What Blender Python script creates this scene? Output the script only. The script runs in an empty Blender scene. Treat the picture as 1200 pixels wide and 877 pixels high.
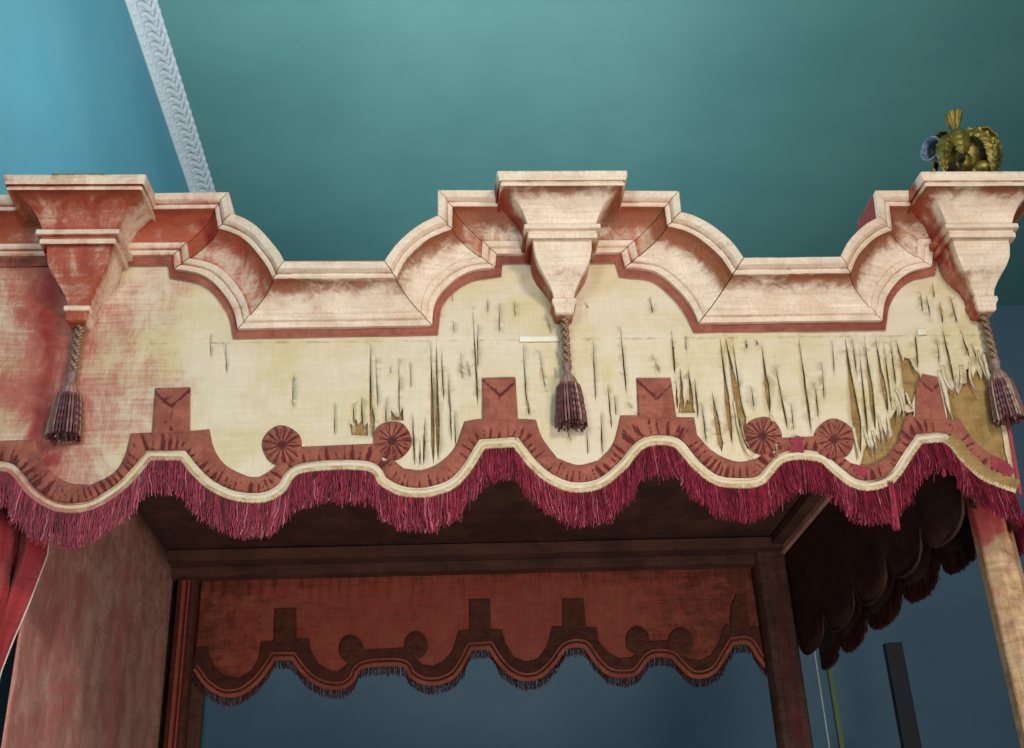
import bpy, bmesh, math, random
from mathutils import Vector, Matrix, noise
from mathutils.geometry import delaunay_2d_cdt, tessellate_polygon
random.seed(7)
scn = bpy.context.scene
COL = scn.collection

# ------------------------------------------------------------------ camera model
PITCH, YAW, ROLL, FPX = .46134, .06986, -.04454, 1355.1
CAM = Vector((0, 0, 1.5))
D = 2.4                                    # distance of the front of the bed canopy
cp, sp, cy, sy = math.cos(PITCH), math.sin(PITCH), math.cos(YAW), math.sin(YAW)
FW = Vector((sy*cp, cy*cp, sp)); RT = Vector((cy, -sy, 0)); UP = RT.cross(FW)
cr, sr = math.cos(ROLL), math.sin(ROLL)
RT, UP = RT*cr + UP*sr, UP*cr - RT*sr

def ray(x, y): return FW*FPX + RT*(x-600) - UP*(y-438.5)
def onY(x, y, Y=D):
    d = ray(x, y); return CAM + d*((Y-CAM.y)/d.y)
def onX(x, y, X):
    d = ray(x, y); return CAM + d*((X-CAM.x)/d.x)
def onZ(x, y, Z):
    d = ray(x, y); return CAM + d*((Z-CAM.z)/d.z)
def proj(p):
    v = p-CAM; w = v.dot(FW); return 600+FPX*v.dot(RT)/w, 438.5-FPX*v.dot(UP)/w
PX = D/FPX*1.12                            # metres per pixel on the front plane, about

# ------------------------------------------------------------------ materials
def L(h):
    h = h.lstrip('#'); r = []
    for i in (0, 2, 4):
        c = int(h[i:i+2], 16)/255; r.append(c/12.92 if c <= .04045 else ((c+.055)/1.055)**2.4)
    return (*r, 1)
class NT:
    def __init__(s, name):
        s.m = bpy.data.materials.new(name); s.m.use_nodes = True
        s.t = s.m.node_tree; s.b = s.t.nodes['Principled BSDF']
        s.co = s.t.nodes.new('ShaderNodeTexCoord').outputs['Object']
    def n(s, ty, **k):
        o = s.t.nodes.new(ty)
        for a, v in k.items():
            if a.startswith('i_'): o.inputs[a[2:].replace('_', ' ')].default_value = v
            else: setattr(o, a, v)
        return o
    def link(s, a, b): s.t.links.new(a, b)
    def noise(s, scale, st=(1, 1, 1), detail=5, rough=.55, dist=0):
        mp = s.n('ShaderNodeMapping'); mp.inputs['Scale'].default_value = st
        s.link(s.co, mp.inputs['Vector'])
        o = s.n('ShaderNodeTexNoise'); o.inputs['Scale'].default_value = scale
        o.inputs['Detail'].default_value = detail; o.inputs['Roughness'].default_value = rough
        o.inputs['Distortion'].default_value = dist
        s.link(mp.outputs[0], o.inputs['Vector']); return o.outputs['Fac']
    def ramp(s, v, a, b):
        o = s.n('ShaderNodeMapRange'); o.interpolation_type = 'SMOOTHSTEP'
        s.link(v, o.inputs[0]); o.inputs[1].default_value = a; o.inputs[2].default_value = b
        return o.outputs[0]
    def math(s, op, a, b):
        o = s.n('ShaderNodeMath', operation=op)
        for i, v in enumerate((a, b)):
            if isinstance(v, (int, float)): o.inputs[i].default_value = v
            else: s.link(v, o.inputs[i])
        return o.outputs[0]
    def mix(s, f, a, b, mode='MIX'):
        o = s.n('ShaderNodeMix', data_type='RGBA', blend_type=mode)
        for i, v in ((0, f), (6, a), (7, b)):
            if isinstance(v, (int, float)): o.inputs[i].default_value = v
            elif isinstance(v, (tuple, list)): o.inputs[i].default_value = v
            else: s.link(v, o.inputs[i])
        return o.outputs[2]
    def attr(s):
        a = s.n('ShaderNodeVertexColor', layer_name='Col')
        q = s.n('ShaderNodeSeparateColor'); s.link(a.outputs[0], q.inputs[0]); return q.outputs
    def bump(s, h, st=.4, dist=.002):
        o = s.n('ShaderNodeBump'); o.inputs['Strength'].default_value = st; o.inputs['Distance'].default_value = dist
        s.link(h, o.inputs['Height']); s.link(o.outputs[0], s.b.inputs['Normal'])
    def done(s, col, rough=.7, metal=0, sheen=0):
        if isinstance(col, tuple): s.b.inputs['Base Color'].default_value = col
        else: s.link(col, s.b.inputs['Base Color'])
        s.b.inputs['Roughness'].default_value = rough; s.b.inputs['Metallic'].default_value = metal
        if sheen: s.b.inputs['Sheen Weight'].default_value = sheen
        return s.m

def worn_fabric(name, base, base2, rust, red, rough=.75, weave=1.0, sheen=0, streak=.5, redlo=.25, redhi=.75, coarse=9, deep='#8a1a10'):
    """cloth: base colour varied by slow noise, rust stains where Col.g, red dye where Col.r"""
    m = NT(name); a = m.attr()
    slow = m.noise(coarse, detail=6, rough=.65, dist=.4)
    c = m.mix(m.ramp(slow, .38, .66), L(base), L(base2))
    hs = m.noise(30, (.25, .25, 5), 4); vs = m.noise(60, (5, 5, .22), 4)
    n2 = m.noise(26, (1, 1, 1.3), 8, .7, .6)
    g = m.math('ADD', a[1], m.math('MULTIPLY', m.math('SUBTRACT', n2, .5), 1.9))
    g = m.math('MULTIPLY', m.math('MULTIPLY', m.ramp(g, .08, .8), m.ramp(a[1], .0, .2)), m.math('ADD', .62, m.math('MULTIPLY', vs, .6)))
    c = m.mix(g, c, L(rust))
    n3 = m.noise(14, (1, 1, .7), 8, .7, .5)
    mixn = m.math('ADD', m.math('MULTIPLY', n3, .55), m.math('MULTIPLY', hs, .25))
    mixn = m.math('ADD', mixn, m.math('MULTIPLY', vs, .2))
    r = m.math('ADD', a[0], m.math('MULTIPLY', m.math('SUBTRACT', mixn, .5), 3.0))
    r = m.math('MULTIPLY', m.ramp(r, redlo, redhi), m.ramp(a[0], .0, .2))
    c = m.mix(r, c, L(red))
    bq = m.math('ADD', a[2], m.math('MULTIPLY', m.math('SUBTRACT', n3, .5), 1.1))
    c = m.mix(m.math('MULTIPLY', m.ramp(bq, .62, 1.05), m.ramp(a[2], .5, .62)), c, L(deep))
    # thread level wear
    f = m.math('ADD', m.math('MULTIPLY', hs, .5), m.math('MULTIPLY', vs, .5))
    k = m.n('ShaderNodeMapRange'); m.link(f, k.inputs[0])
    k.inputs[1].default_value = .3; k.inputs[2].default_value = .7
    k.inputs[3].default_value = 1-.35*streak; k.inputs[4].default_value = 1+.22*streak
    cc = m.n('ShaderNodeCombineColor')
    for i in range(3): m.link(k.outputs[0], cc.inputs[i])
    c = m.mix(1.0, c, cc.outputs[0], 'MULTIPLY')
    wv = m.noise(420, (1, 1, 1), 3)
    h = m.math('ADD', m.math('MULTIPLY', f, 1.0), m.math('MULTIPLY', wv, .35*weave))
    h = m.math('ADD', h, m.math('MULTIPLY', n2, .8))
    m.bump(h, .45, .003)
    return m.done(c, rough, 0, sheen)

MAT = {}
MAT['silk'] = worn_fabric('faded_silk', '#dccaae', '#d2bd8e', '#a08450', '#ae5c48', .5, 1, 0, .28, .15, 1.05, 6)
MAT['cornice'] = worn_fabric('cornice_cloth', '#f0d8bf', '#e0c4a6', '#8c4518', '#a84c2c', .62, 1.2, 0, .8, .15, .95, 14)
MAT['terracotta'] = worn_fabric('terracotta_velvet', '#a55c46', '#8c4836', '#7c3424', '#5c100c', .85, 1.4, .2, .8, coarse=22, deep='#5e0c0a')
MAT['backing'] = worn_fabric('brown_linen', '#a98650', '#8a6a3a', '#6a4a28', '#7a3a2a', .9, 2, 0, 1, coarse=20)
MAT['gimp'] = worn_fabric('gimp_braid', '#d9c69a', '#b89b6a', '#8a5a40', '#b06a5a', .6, 2, 0, 1, coarse=60)
MAT['inner_red'] = worn_fabric('inner_red_silk', '#c06a50', '#a8523a', '#743420', '#b4503f', .7, 1.2, 0, 1.2, coarse=10)
MAT['inner_trim'] = worn_fabric('inner_trim', '#6e3a28', '#582c1e', '#3c1c12', '#5c2620', .8, 2, 0, 1, coarse=40)
MAT['inner_taupe'] = worn_fabric('inner_taupe', '#e8b4a0', '#cc9480', '#946650', '#c87a6e', .8, 1.2, 0, 1.3, coarse=8)
MAT['inner_dark'] = worn_fabric('dark_tester_cloth', '#70483a', '#54362a', '#40281c', '#6a2a28', .85, 1.5, 0, 1.3, coarse=7)
MAT['side_cloth'] = worn_fabric('side_valance_cloth', '#5a3424', '#452418', '#30180f', '#5a2018', .8, 1.5, 0, 1.3, coarse=12)
MAT['crimson'] = worn_fabric('crimson_cloth', '#a02a3e', '#861e30', '#702428', '#a83038', .7, 1.2, .2, 1, coarse=14)
MAT['curtain'] = worn_fabric('red_curtain', '#a32f2c', '#8a2020', '#5c1c18', '#9a1c20', .65, 1, .2, 1.2, coarse=10)
MAT['post'] = worn_fabric('post_wrap', '#d8b488', '#c09468', '#8a5a40', '#b0443c', .6, 1, 0, 1.2, coarse=10)
MAT['white_thread'] = worn_fabric('frayed_edge', '#efe8d4', '#ddd2b4', '#c8a878', '#c07a68', .7, 1, 0, .3)

def thread_mat(name, stops, rough=.6):
    m = NT(name); a = m.attr()
    r = m.n('ShaderNodeValToRGB'); e = r.color_ramp.elements
    e[0].position, e[0].color = stops[0][0], L(stops[0][1]); e[1].position, e[1].color = stops[-1][0], L(stops[-1][1])
    for p, c in stops[1:-1]: q = e.new(p); q.color = L(c)
    m.link(a[2], r.inputs[0])
    n = m.noise(90, (1, 1, .5), 3)
    c = m.mix(m.ramp(n, .35, .7), r.outputs[0], m.mix(.45, r.outputs[0], L('#2a080c')))
    return m.done(c, rough)
MAT['fringe'] = thread_mat('crimson_fringe', [(0, '#4c1020'), (.4, '#942038'), (.76, '#b0344c'), (1, '#cc7a86')])
MAT['fringe_dark'] = thread_mat('brown_red_fringe', [(0, '#38150f'), (.6, '#5a2a1e'), (1, '#7a4030')])
MAT['skirt'] = thread_mat('tassel_threads', [(0, '#441c22'), (.45, '#70383c'), (.7, '#8f6c64'), (1, '#bda888')])
MAT['rope'] = thread_mat('twisted_cord', [(0, '#4a2620'), (.45, '#84624a'), (1, '#cdb48a')])

m = NT('antique_brass'); n = m.noise(30, detail=7)
c = m.mix(m.ramp(n, .35, .7), L('#94803a'), L('#4f4820')); m.bump(m.noise(120), .3, .002); MAT['brass'] = m.done(c, .48, .7)
m = NT('dull_brass_plate'); n = m.noise(60, detail=5)
c = m.mix(m.ramp(n, .35, .65), L('#9a9038'), L('#5c5a24')); MAT['plate'] = m.done(c, .45, .6)
m = NT('blued_steel'); n = m.noise(80, detail=4)
c = m.mix(m.ramp(n, .4, .6), L('#8f9db5'), L('#6d7890')); MAT['steel'] = m.done(c, .4, .5)
m = NT('hole_shade'); MAT['dark'] = m.done(L('#171310'), .9)  # near-black colour for the shade inside the finial's hollows
m = NT('stand_black'); n = m.noise(40)
MAT['black'] = m.done(m.mix(n, L('#0e1016'), L('#23252c')), .5)
m = NT('pale_green_paint'); n = m.noise(20)
MAT['green'] = m.done(m.mix(n, L('#6f7c50'), L('#58683c')), .6)
def paint(name, c1, c2, rough=.6):
    m = NT(name); n = m.noise(1.4, detail=8, rough=.6); s = m.noise(9, detail=8)
    c = m.mix(m.ramp(n, .3, .7), L(c1), L(c2)); c = m.mix(m.math('MULTIPLY', m.ramp(s, .55, .8), .18), c, L('#54787a'))
    m.bump(m.noise(35, detail=6), .12, .004); return m.done(c, rough)
MAT['ceiling'] = paint('teal_ceiling_paint', '#5f9692', '#568c8a')
MAT['left_wall'] = paint('daylight_tinted_wall', '#62a2b4', '#5698ab')  # bluer than the ceiling: cool daylight put into the wall colour
MAT['back_wall'] = paint('slate_blue_wall_paint', '#627e92', '#587488')
m = NT('moulding_plaster'); n = m.noise(25, detail=6)
MAT['plaster'] = m.done(m.mix(n, L('#d8e0e4'), L('#b8c6cc')), .6)
m = NT('floor_boards'); n = m.noise(4, (1, 8, 1), 6)
MAT['floor'] = m.done(m.mix(n, L('#4a3424'), L('#6a4a32')), .5)

# ------------------------------------------------------------------ building helpers
class MB:
    def __init__(s): s.v = []; s.f = []; s.c = []
    def vert(s, p, c=(0, 0, .5)): s.v.append(Vector(p)); s.c.append(c); return len(s.v)-1
    def grid(s, rows, cols=None, close=False, flip=False):
        """rows: list of equal-length lists of points; cols: same shape list of colours"""
        ids = [[s.vert(p, (cols[i][j] if cols else (0, 0, .5))) for j, p in enumerate(r)] for i, r in enumerate(rows)]
        m = len(ids[0])
        for i in range(len(ids)-1):
            for j in range(m if close else m-1):
                k = (j+1) % m
                q = (ids[i][j], ids[i][k], ids[i+1][k], ids[i+1][j])
                s.f.append(q[::-1] if flip else q)
        return ids
    def box(s, a, b, c=(0, 0, .5)):
        x0, y0, z0 = a; x1, y1, z1 = b
        i = [s.vert(p, c) for p in ((x0,y0,z0),(x1,y0,z0),(x1,y1,z0),(x0,y1,z0),(x0,y0,z1),(x1,y0,z1),(x1,y1,z1),(x0,y1,z1))]
        for q in ((0,3,2,1),(4,5,6,7),(0,1,5,4),(1,2,6,5),(2,3,7,6),(3,0,4,7)): s.f.append(tuple(i[k] for k in q))
    def tube(s, pts, r, n=6, c=(0, 0, .5), cap=True, cf=None):
        pts = [Vector(p) for p in pts]; rows = []; cols = []
        ref = Vector((0, 1, 0))
        for i, p in enumerate(pts):
            t = (pts[min(i+1, len(pts)-1)]-pts[max(i-1, 0)]).normalized()
            u = t.cross(ref)
            if u.length < .05: u = t.cross(Vector((1, 0, 0)))
            u.normalize(); w = t.cross(u)
            rr = r(i/(len(pts)-1)) if callable(r) else r
            rows.append([p+u*math.cos(2*math.pi*k/n)*rr+w*math.sin(2*math.pi*k/n)*rr for k in range(n)])
            cc = cf(i/(len(pts)-1)) if cf else c
            cols.append([cc]*n)
        ids = s.grid(rows, cols, True)
        if cap: s.f.append(tuple(ids[0][::-1])); s.f.append(tuple(ids[-1]))
    def poly(s, pts, off, cf=None):
        """closed polygon (3D pts) thickened by vector off (front face at pts, back at pts+off)"""
        tris = tessellate_polygon([[Vector((p[0], p[2], 0)) for p in pts]])
        a = [s.vert(p, cf(p) if cf else (0, 0, .5)) for p in pts]
        b = [s.vert(Vector(p)+off, cf(p) if cf else (0, 0, .5)) for p in pts]
        for t in tris: s.f.append(tuple(a[k] for k in t)); s.f.append(tuple(b[k] for k in t[::-1]))
        n = len(pts)
        for i in range(n): s.f.append((a[i], a[(i+1) % n], b[(i+1) % n], b[i]))
    def build(s, name, mat, parent=None, smooth=None, label=None, fixn=True):
        org = parent_loc(parent)
        me = bpy.data.meshes.new(name)
        me.from_pydata([v-org for v in s.v], [], s.f)
        at = me.color_attributes.new('Col', 'FLOAT_COLOR', 'POINT')
        for i, c in enumerate(s.c): at.data[i].color = (c[0], c[1], c[2], 1)
        me.materials.append(MAT[mat])
        if fixn:
            bm = bmesh.new(); bm.from_mesh(me); bmesh.ops.recalc_face_normals(bm, faces=bm.faces); bm.to_mesh(me); bm.free()
        if smooth is not None:
            me.shade_smooth(); me.set_sharp_from_angle(angle=math.radians(smooth))
        o = bpy.data.objects.new(name, me); COL.objects.link(o)
        if parent: o.parent = parent
        if label: o['label'] = label
        return o
def parent_loc(p):
    v = Vector((0, 0, 0))
    while p: v += p.location; p = p.parent
    return v
def tag(o, label, cat, group=None):
    o['label'] = label; o['category'] = cat
    if group: o['group'] = group
    return o
def thing(name, loc, label, cat, group=None):
    o = bpy.data.objects.new(name, None); COL.objects.link(o); o.location = loc; o.empty_display_size = .1
    return tag(o, label, cat, group)
def copy_tree(o, parent=None):
    c = o.copy(); COL.objects.link(c)
    if parent: c.parent = parent
    for ch in list(o.children): copy_tree(ch, c)
    return c
def structure(o): o['kind'] = 'structure'; return o

def smooth_path(pts, n):
    """Catmull-Rom through pts, resampled to n points by arc length"""
    P = [Vector(p) for p in pts]; Q = []
    for i in range(len(P)-1):
        p0 = P[i-1] if i else P[0]*2-P[1]; p3 = P[i+2] if i+2 < len(P) else P[-1]*2-P[-2]
        p1, p2 = P[i], P[i+1]
        for k in range(12):
            t = k/12
            Q.append(.5*((2*p1)+(p2-p0)*t+(2*p0-5*p1+4*p2-p3)*t*t+(3*p1-p0-3*p2+p3)*t**3))
    Q.append(P[-1])
    return resample(Q, n)
def resample(Q, n):
    d = [0]
    for a, b in zip(Q, Q[1:]): d.append(d[-1]+(b-a).length)
    out = []; j = 0
    for k in range(n):
        t = d[-1]*k/(n-1)
        while j < len(d)-2 and d[j+1] < t: j += 1
        s = (t-d[j])/max(d[j+1]-d[j], 1e-9); out.append(Q[j].lerp(Q[j+1], min(max(s, 0), 1)))
    return out
def offset(pts, d):
    """offset an open 2D polyline to the side (positive: image-down for left-to-right paths)"""
    P = [Vector(p) for p in pts]; out = []
    for i in range(len(P)):
        ns = []
        if i: t = (P[i]-P[i-1]).normalized(); ns.append(Vector((-t.y, t.x)))
        if i < len(P)-1: t = (P[i+1]-P[i]).normalized(); ns.append(Vector((-t.y, t.x)))
        if len(ns) == 2:
            m_ = (ns[0]+ns[1]); m_ = m_.normalized() if m_.length > .1 else ns[0]
            out.append(P[i]+m_*d/max(m_.dot(ns[0]), .5))
        else: out.append(P[i]+ns[0]*d)
    return out
def sstep(a, b, x):
    t = min(max((x-a)/(b-a), 0), 1); return t*t*(3-2*t)

# dye map (where the old red dye survives) from the position along the front
def dye_px(x, y):
    v = .64+.2*sstep(440, 330, y)*(x < 90)+.33*sstep(8, 48, x)*sstep(300, 420, y+60)-.40*sstep(62, 150, x)-.58*sstep(120, 310, x+(y-420)*.15)+.3*noise.noise(Vector((x*.012, y*.012, 0)))*(x < 300)
    v = max(v, .62*(1-sstep(120, 330, x))*sstep(380, 300, y) if False else v)
    # protected cloth round the hanging brackets and the foot of the cornice
    for cx, w in ((92, 60), (660, 34), (1150, 14)):
        if y < 372: v = max(v, .42*(1-sstep(w*.35, w, abs(x-cx)))*(1 if cx < 300 else .6))
    return v
def corn_dye(p):
    x, y = proj(Vector(p)); return .85-.45*sstep(40, 190, x)-.22*sstep(240, 420, x)-.18*sstep(420, 560, x)
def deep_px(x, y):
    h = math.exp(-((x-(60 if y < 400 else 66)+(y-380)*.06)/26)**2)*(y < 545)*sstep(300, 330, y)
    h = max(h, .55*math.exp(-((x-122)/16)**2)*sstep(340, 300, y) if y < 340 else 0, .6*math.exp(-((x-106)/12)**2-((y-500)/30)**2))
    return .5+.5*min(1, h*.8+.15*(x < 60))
def dye_at(p):
    x, y = proj(Vector(p)); return dye_px(x, y)

# ================================================================== THE BED
B = D/.6 - .02                                   # depth of the rear valance
X_R = onY(1193, 577).x                           # right-hand edge of the front valance
Xr = onY(912, 655, B).x; Xl = onY(205, 660, B).x
ZC = onY(205, 660, B).z
bed = thing('canopy_bed', (0.5*(Xl+Xr), 3.2, 0), 'antique four poster bed with faded silk canopy, moulded cloth covered cornice and crimson fringe', 'canopy bed')

# ---- valance bottom edge (px), left to right = line where the fringe starts
EDGE = [(-95, 598), (-75, 590), (-50, 560), (-34, 549), (0, 551), (14, 556), (35, 581), (67, 598.5), (106, 597), (141, 577), (162.5, 556), (177, 538.5), (212, 538.5),
 (226, 556), (247, 574), (275.6, 586), (309.7, 587.6), (333, 576), (354, 553.5), (428, 550.6), (446, 568), (470, 580),
 (499.5, 581.7), (529, 573), (548, 556), (568, 525), (602, 523), (622.6, 548.7), (646.6, 567.5), (674, 576), (704.7, 571),
 (732, 550), (756, 524), (787, 522), (801, 535), (814, 549.6), (837, 566.7), (865.5, 571), (894, 566.7), (919.7, 540.6), (956.7, 539.6),
 (974, 552), (996.6, 569.5), (1020, 573.8), (1048, 564), (1069, 535), (1080, 519), (1107.5, 519), (1128, 541.6), (1152, 562), (1190.5, 577)]
def soften(pts, lim=50, step=3.0):
    """Catmull-Rom through the traced points, but keep turns sharper than lim degrees"""
    P = [Vector(p) for p in pts]; runs = [[P[0]]]
    for i in range(1, len(P)):
        runs[-1].append(P[i])
        if i < len(P)-1 and math.degrees((P[i]-P[i-1]).angle(P[i+1]-P[i], 0)) > lim: runs.append([P[i]])
    out = []
    for r in runs:
        ln = sum((b-a).length for a, b in zip(r, r[1:]))
        q = smooth_path(r, max(2, int(ln/step))) if len(r) > 2 else resample(r, max(2, int(ln/step)))
        out += q if not out else q[1:]
    return out
EDGE_S = soften(EDGE)

# ---- cornice traced edges
def seg(lo, up, n=None):
    n = n or 2
    if n == 2: return [Vector(p) for p in lo], [Vector(p) for p in up]
    return smooth_path(lo, n), smooth_path(up, n)
LOW = dict(A=(-95, 305), B=(204, 303), C=(206, 319), Dd=(280, 389), E=(506, 385), F=(580, 317), G=(581.5, 301.6), H=(727, 300), I=(732, 317), J=(818, 382), K=(1031, 379), Ll=(1089, 315), M=(1091, 298))
SECS = [
 (seg([(-95, 305), (204, 303)], [(-95, 229), (268, 225)])),
 (seg([(204, 303), (206, 319)], [(268, 225), (272, 250)])),
 (seg([(206, 319), (236, 325), (255, 338), (270, 358), (277, 373), (280, 389)], [(272, 250), (287, 256), (303, 267), (320, 286), (328, 297), (333, 306)], 14)),
 (seg([(280, 389), (506, 385)], [(333, 306), (450, 306)])),
 (seg([(506, 385), (510, 358), (526, 337), (550, 322), (580, 317)], [(450, 306), (456, 297), (469, 281), (490, 264), (513, 252)], 14)),
 (seg([(580, 317), (581.5, 301.6)], [(513, 252), (513, 222.5)])),
 (seg([(581.5, 301.6), (727, 300)], [(513, 222.5), (796, 223.5)])),
 (seg([(727, 300), (732, 317)], [(796, 223.5), (798.5, 248)])),
 (seg([(732, 317), (766, 322), (791, 341), (808, 361), (818, 382)], [(798.5, 248), (815, 253), (835, 264), (857, 282), (872, 302)], 14)),
 (seg([(818, 382), (1031, 379)], [(872, 302), (985.4, 300.5)])),
 (seg([(1031, 379), (1035, 356), (1047, 336), (1065, 322), (1089, 315.5)], [(985.4, 300.5), (993, 285), (1004, 272), (1017, 261), (1030, 254)], 14)),
 (seg([(1089, 315.5), (1091, 298)], [(1030, 254), (1026, 223)])),
]
V = .115                                          # how far the cornice projects
# profile: (height share, projection share, dye boost, stain)
PROF = [(0, 0, .3, 0), (0, .14, .3, .1), (.09, .17, .0, 0), (.115, .15, .5, 0), (.135, .20, .25, .1), (.20, .24, 0, 0), (.235, .255, .0, 0), (.25, .215, .4, .1),
        (.30, .235, .05, 0), (.38, .27, 0, 0), (.47, .325, 0, .12), (.56, .40, .03, .42), (.64, .49, .12, .85), (.70, .59, .25, 1.1), (.735, .66, .4, 1.25), (.745, .745, .6, .9),
        (.76, .77, .1, 0), (.80, .80, 0, 0), (.83, .80, .5, .3), (.84, .86, .15, .1), (.88, .93, 0, 0), (.94, .97, 0, 0), (.985, 1, 0, 0), (1, .985, 0, .1), (1.0, .0, 0, 0)]
def cornice_section(Lp, Up, wear=(.3, 1, 0), name='cornice_section'):
    mb = MB(); rows = []; cols = []
    n = len(Lp)
    if n == 2 and (Lp[0]-Lp[1]).length > .15:     # subdivide the straights for colour
        k = 24; Lp = [Lp[0].lerp(Lp[1], t/k) for t in range(k+1)]; Up = [Up[0].lerp(Up[1], t/k) for t in range(k+1)]; n = k+1
    for a, b, dd, st in PROF:
        r = []; c = []
        for l, u in zip(Lp, Up):
            p = Vector((l.x+(u.x-l.x)*a, l.y+(u.y-l.y)*b, l.z+(u.z-l.z)*a))
            p += Vector((0, 1, 1))*(noise.noise(p*14)*.0022+noise.noise(p*40)*.0007)
            cx, _ = proj(p)
            s2 = st*(.75 + .5*noise.noise(Vector((cx*.012, a*3, 1.3))))
            dm, sm, cs_ = wear; cove = .24 < a < .76
            rd = dm*(1.0 if cove else .32)+(dd*(.5+.6*dm)); k2 = noise.noise(Vector((p.x*5, a*2, 3)))
            r.append(p); c.append((min(1, max(0, rd*(1+.5*k2))), max(0, s2*sm+(cs_*(.7+.8*k2) if cove else 0)), .5+(.32*dm*(a > .5) if cove else 0)))
        rows.append(r); cols.append(c)
    back = [Vector((l.x+(u.x-l.x)*0, D+.012, l.z)) for l, u in zip(Lp, Up)]
    if wear[1] == 1.01:                            # the end of the corner block keeps its crimson cloth
        rows.append([Vector((u.x, D-V+.016, u.z)) for u in Up]); cols.append(cols[-1])
        rows.append([Vector((u.x-.0004, D-V+.018, u.z)) for u in Up]); cols.append([(1, .1, 1.1)]*len(cols[-1]))
    rows.append([Vector((u.x, D+.03, u.z)) for u in Up]); cols.append(cols[-1])
    mb.grid(rows, cols)
    # close the mitred ends
    for j in (0, n-1):
        ids = [mb.vert(r[j], c[j]) for r, c in zip(rows, cols)]
        mb.f.append(tuple(ids))
    return mb.build(name, 'cornice', bed, smooth=24)
G = .0014
WEAR = [(.85, .8, .2), (.95, 1, .2), (.55, .7, 0), (.14, 1, 0), (.10, 1.0, 0), (.35, 1, .35), (.22, 1.2, .55), (.3, 1, .4), (.16, 1.1, .05), (.06, .75, 0), (.06, 1.0, .1), (.2, 1.01, .3)]
for wi, (Lo, Upp) in enumerate(SECS):
    lw = [onY(p.x, p.y, D-.002) for p in Lo]; uw = [onY(p.x, p.y, D-V) for p in Upp]
    # leave the hairline joint between pieces
    for arr in (lw, uw):
        d = (arr[-1]-arr[0]); d = d.normalized()*min(G, d.length*.05); arr[0] += d; arr[-1] -= d
    cornice_section(lw, uw, WEAR[wi])
# last front piece to the corner and the return along the right side
lM = onY(1091, 298, D-.002); uM = onY(1026, 223, D-V)
XC = onY(1149, 372).x
cornice_section([lM, Vector((XC, lM.y, lM.z))], [uM, Vector((XC+V, uM.y, uM.z))], (.2, 1.1, .4))
mb = MB(); rows = []; cols = []
for a, b, dd, st in PROF:
    zz = lM.z+(uM.z-lM.z)*a
    rows.append([Vector((XC+.002+V*b, D-V*b+.004+(B-D+V*b)*t/12, zz)) for t in range(13)]); cols.append([(min(1, dd), st, .5)]*13)
mb.grid(rows, cols); mb.build('side_cornice', 'cornice', bed, smooth=38)
# crimson lined back of the raised corner block
mb = MB(); p0 = onY(1029, 226, D-.07)
mb.box((p0.x, D+.034, lM.z+.02), (XC+.02, D+.32, uM.z-.006)); mb.build('cornice_lining', 'crimson', bed)

# terracotta braid along the foot of the cornice
fl = []
for Lo, _ in SECS: fl += [p.copy() for p in Lo][(1 if fl else 0):]
fl += [Vector((1092, 298)), Vector((1131, 297))]
inner = offset(fl, 8)
mb = MB(); rows = [[], [], [], []]; cols = [[], [], [], []]
for a, b in zip(offset(fl, -2), inner):
    for k, (q, dpt) in enumerate(((a, .0), (a, .007), (b, .007), (b, .0))):
        rows[k].append(onY(q.x, q.y, D-dpt)); cols[k].append((dye_px(*q)*.8, .2+.6*max(0, noise.noise(Vector((q.x*.03, q.y*.03, 0)))), .5))
mb.grid(rows, cols); mb.build('cornice_braid', 'terracotta', bed, smooth=30)

# ---- valance: silk over brown linen
top = offset(fl, -14)
rightside = [(1131, 292), (1142, 330), (1149, 372), (1157, 400), (1166, 445), (1178.6, 484), (1187, 545), (1191, 574)]
outline = [tuple(p) for p in top if p.x < 1128] + rightside
# drop doubled-back points at the steps
bottom = [tuple(p) for p in reversed(offset(EDGE_S, -2)) if p.x < 1188]
outline = outline + bottom
def clean(o):
    r = []
    for p in o:
        if not r or (Vector(p)-Vector(r[-1])).length > 1.5: r.append(tuple(p))
    return r
outline = clean(outline)

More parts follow.
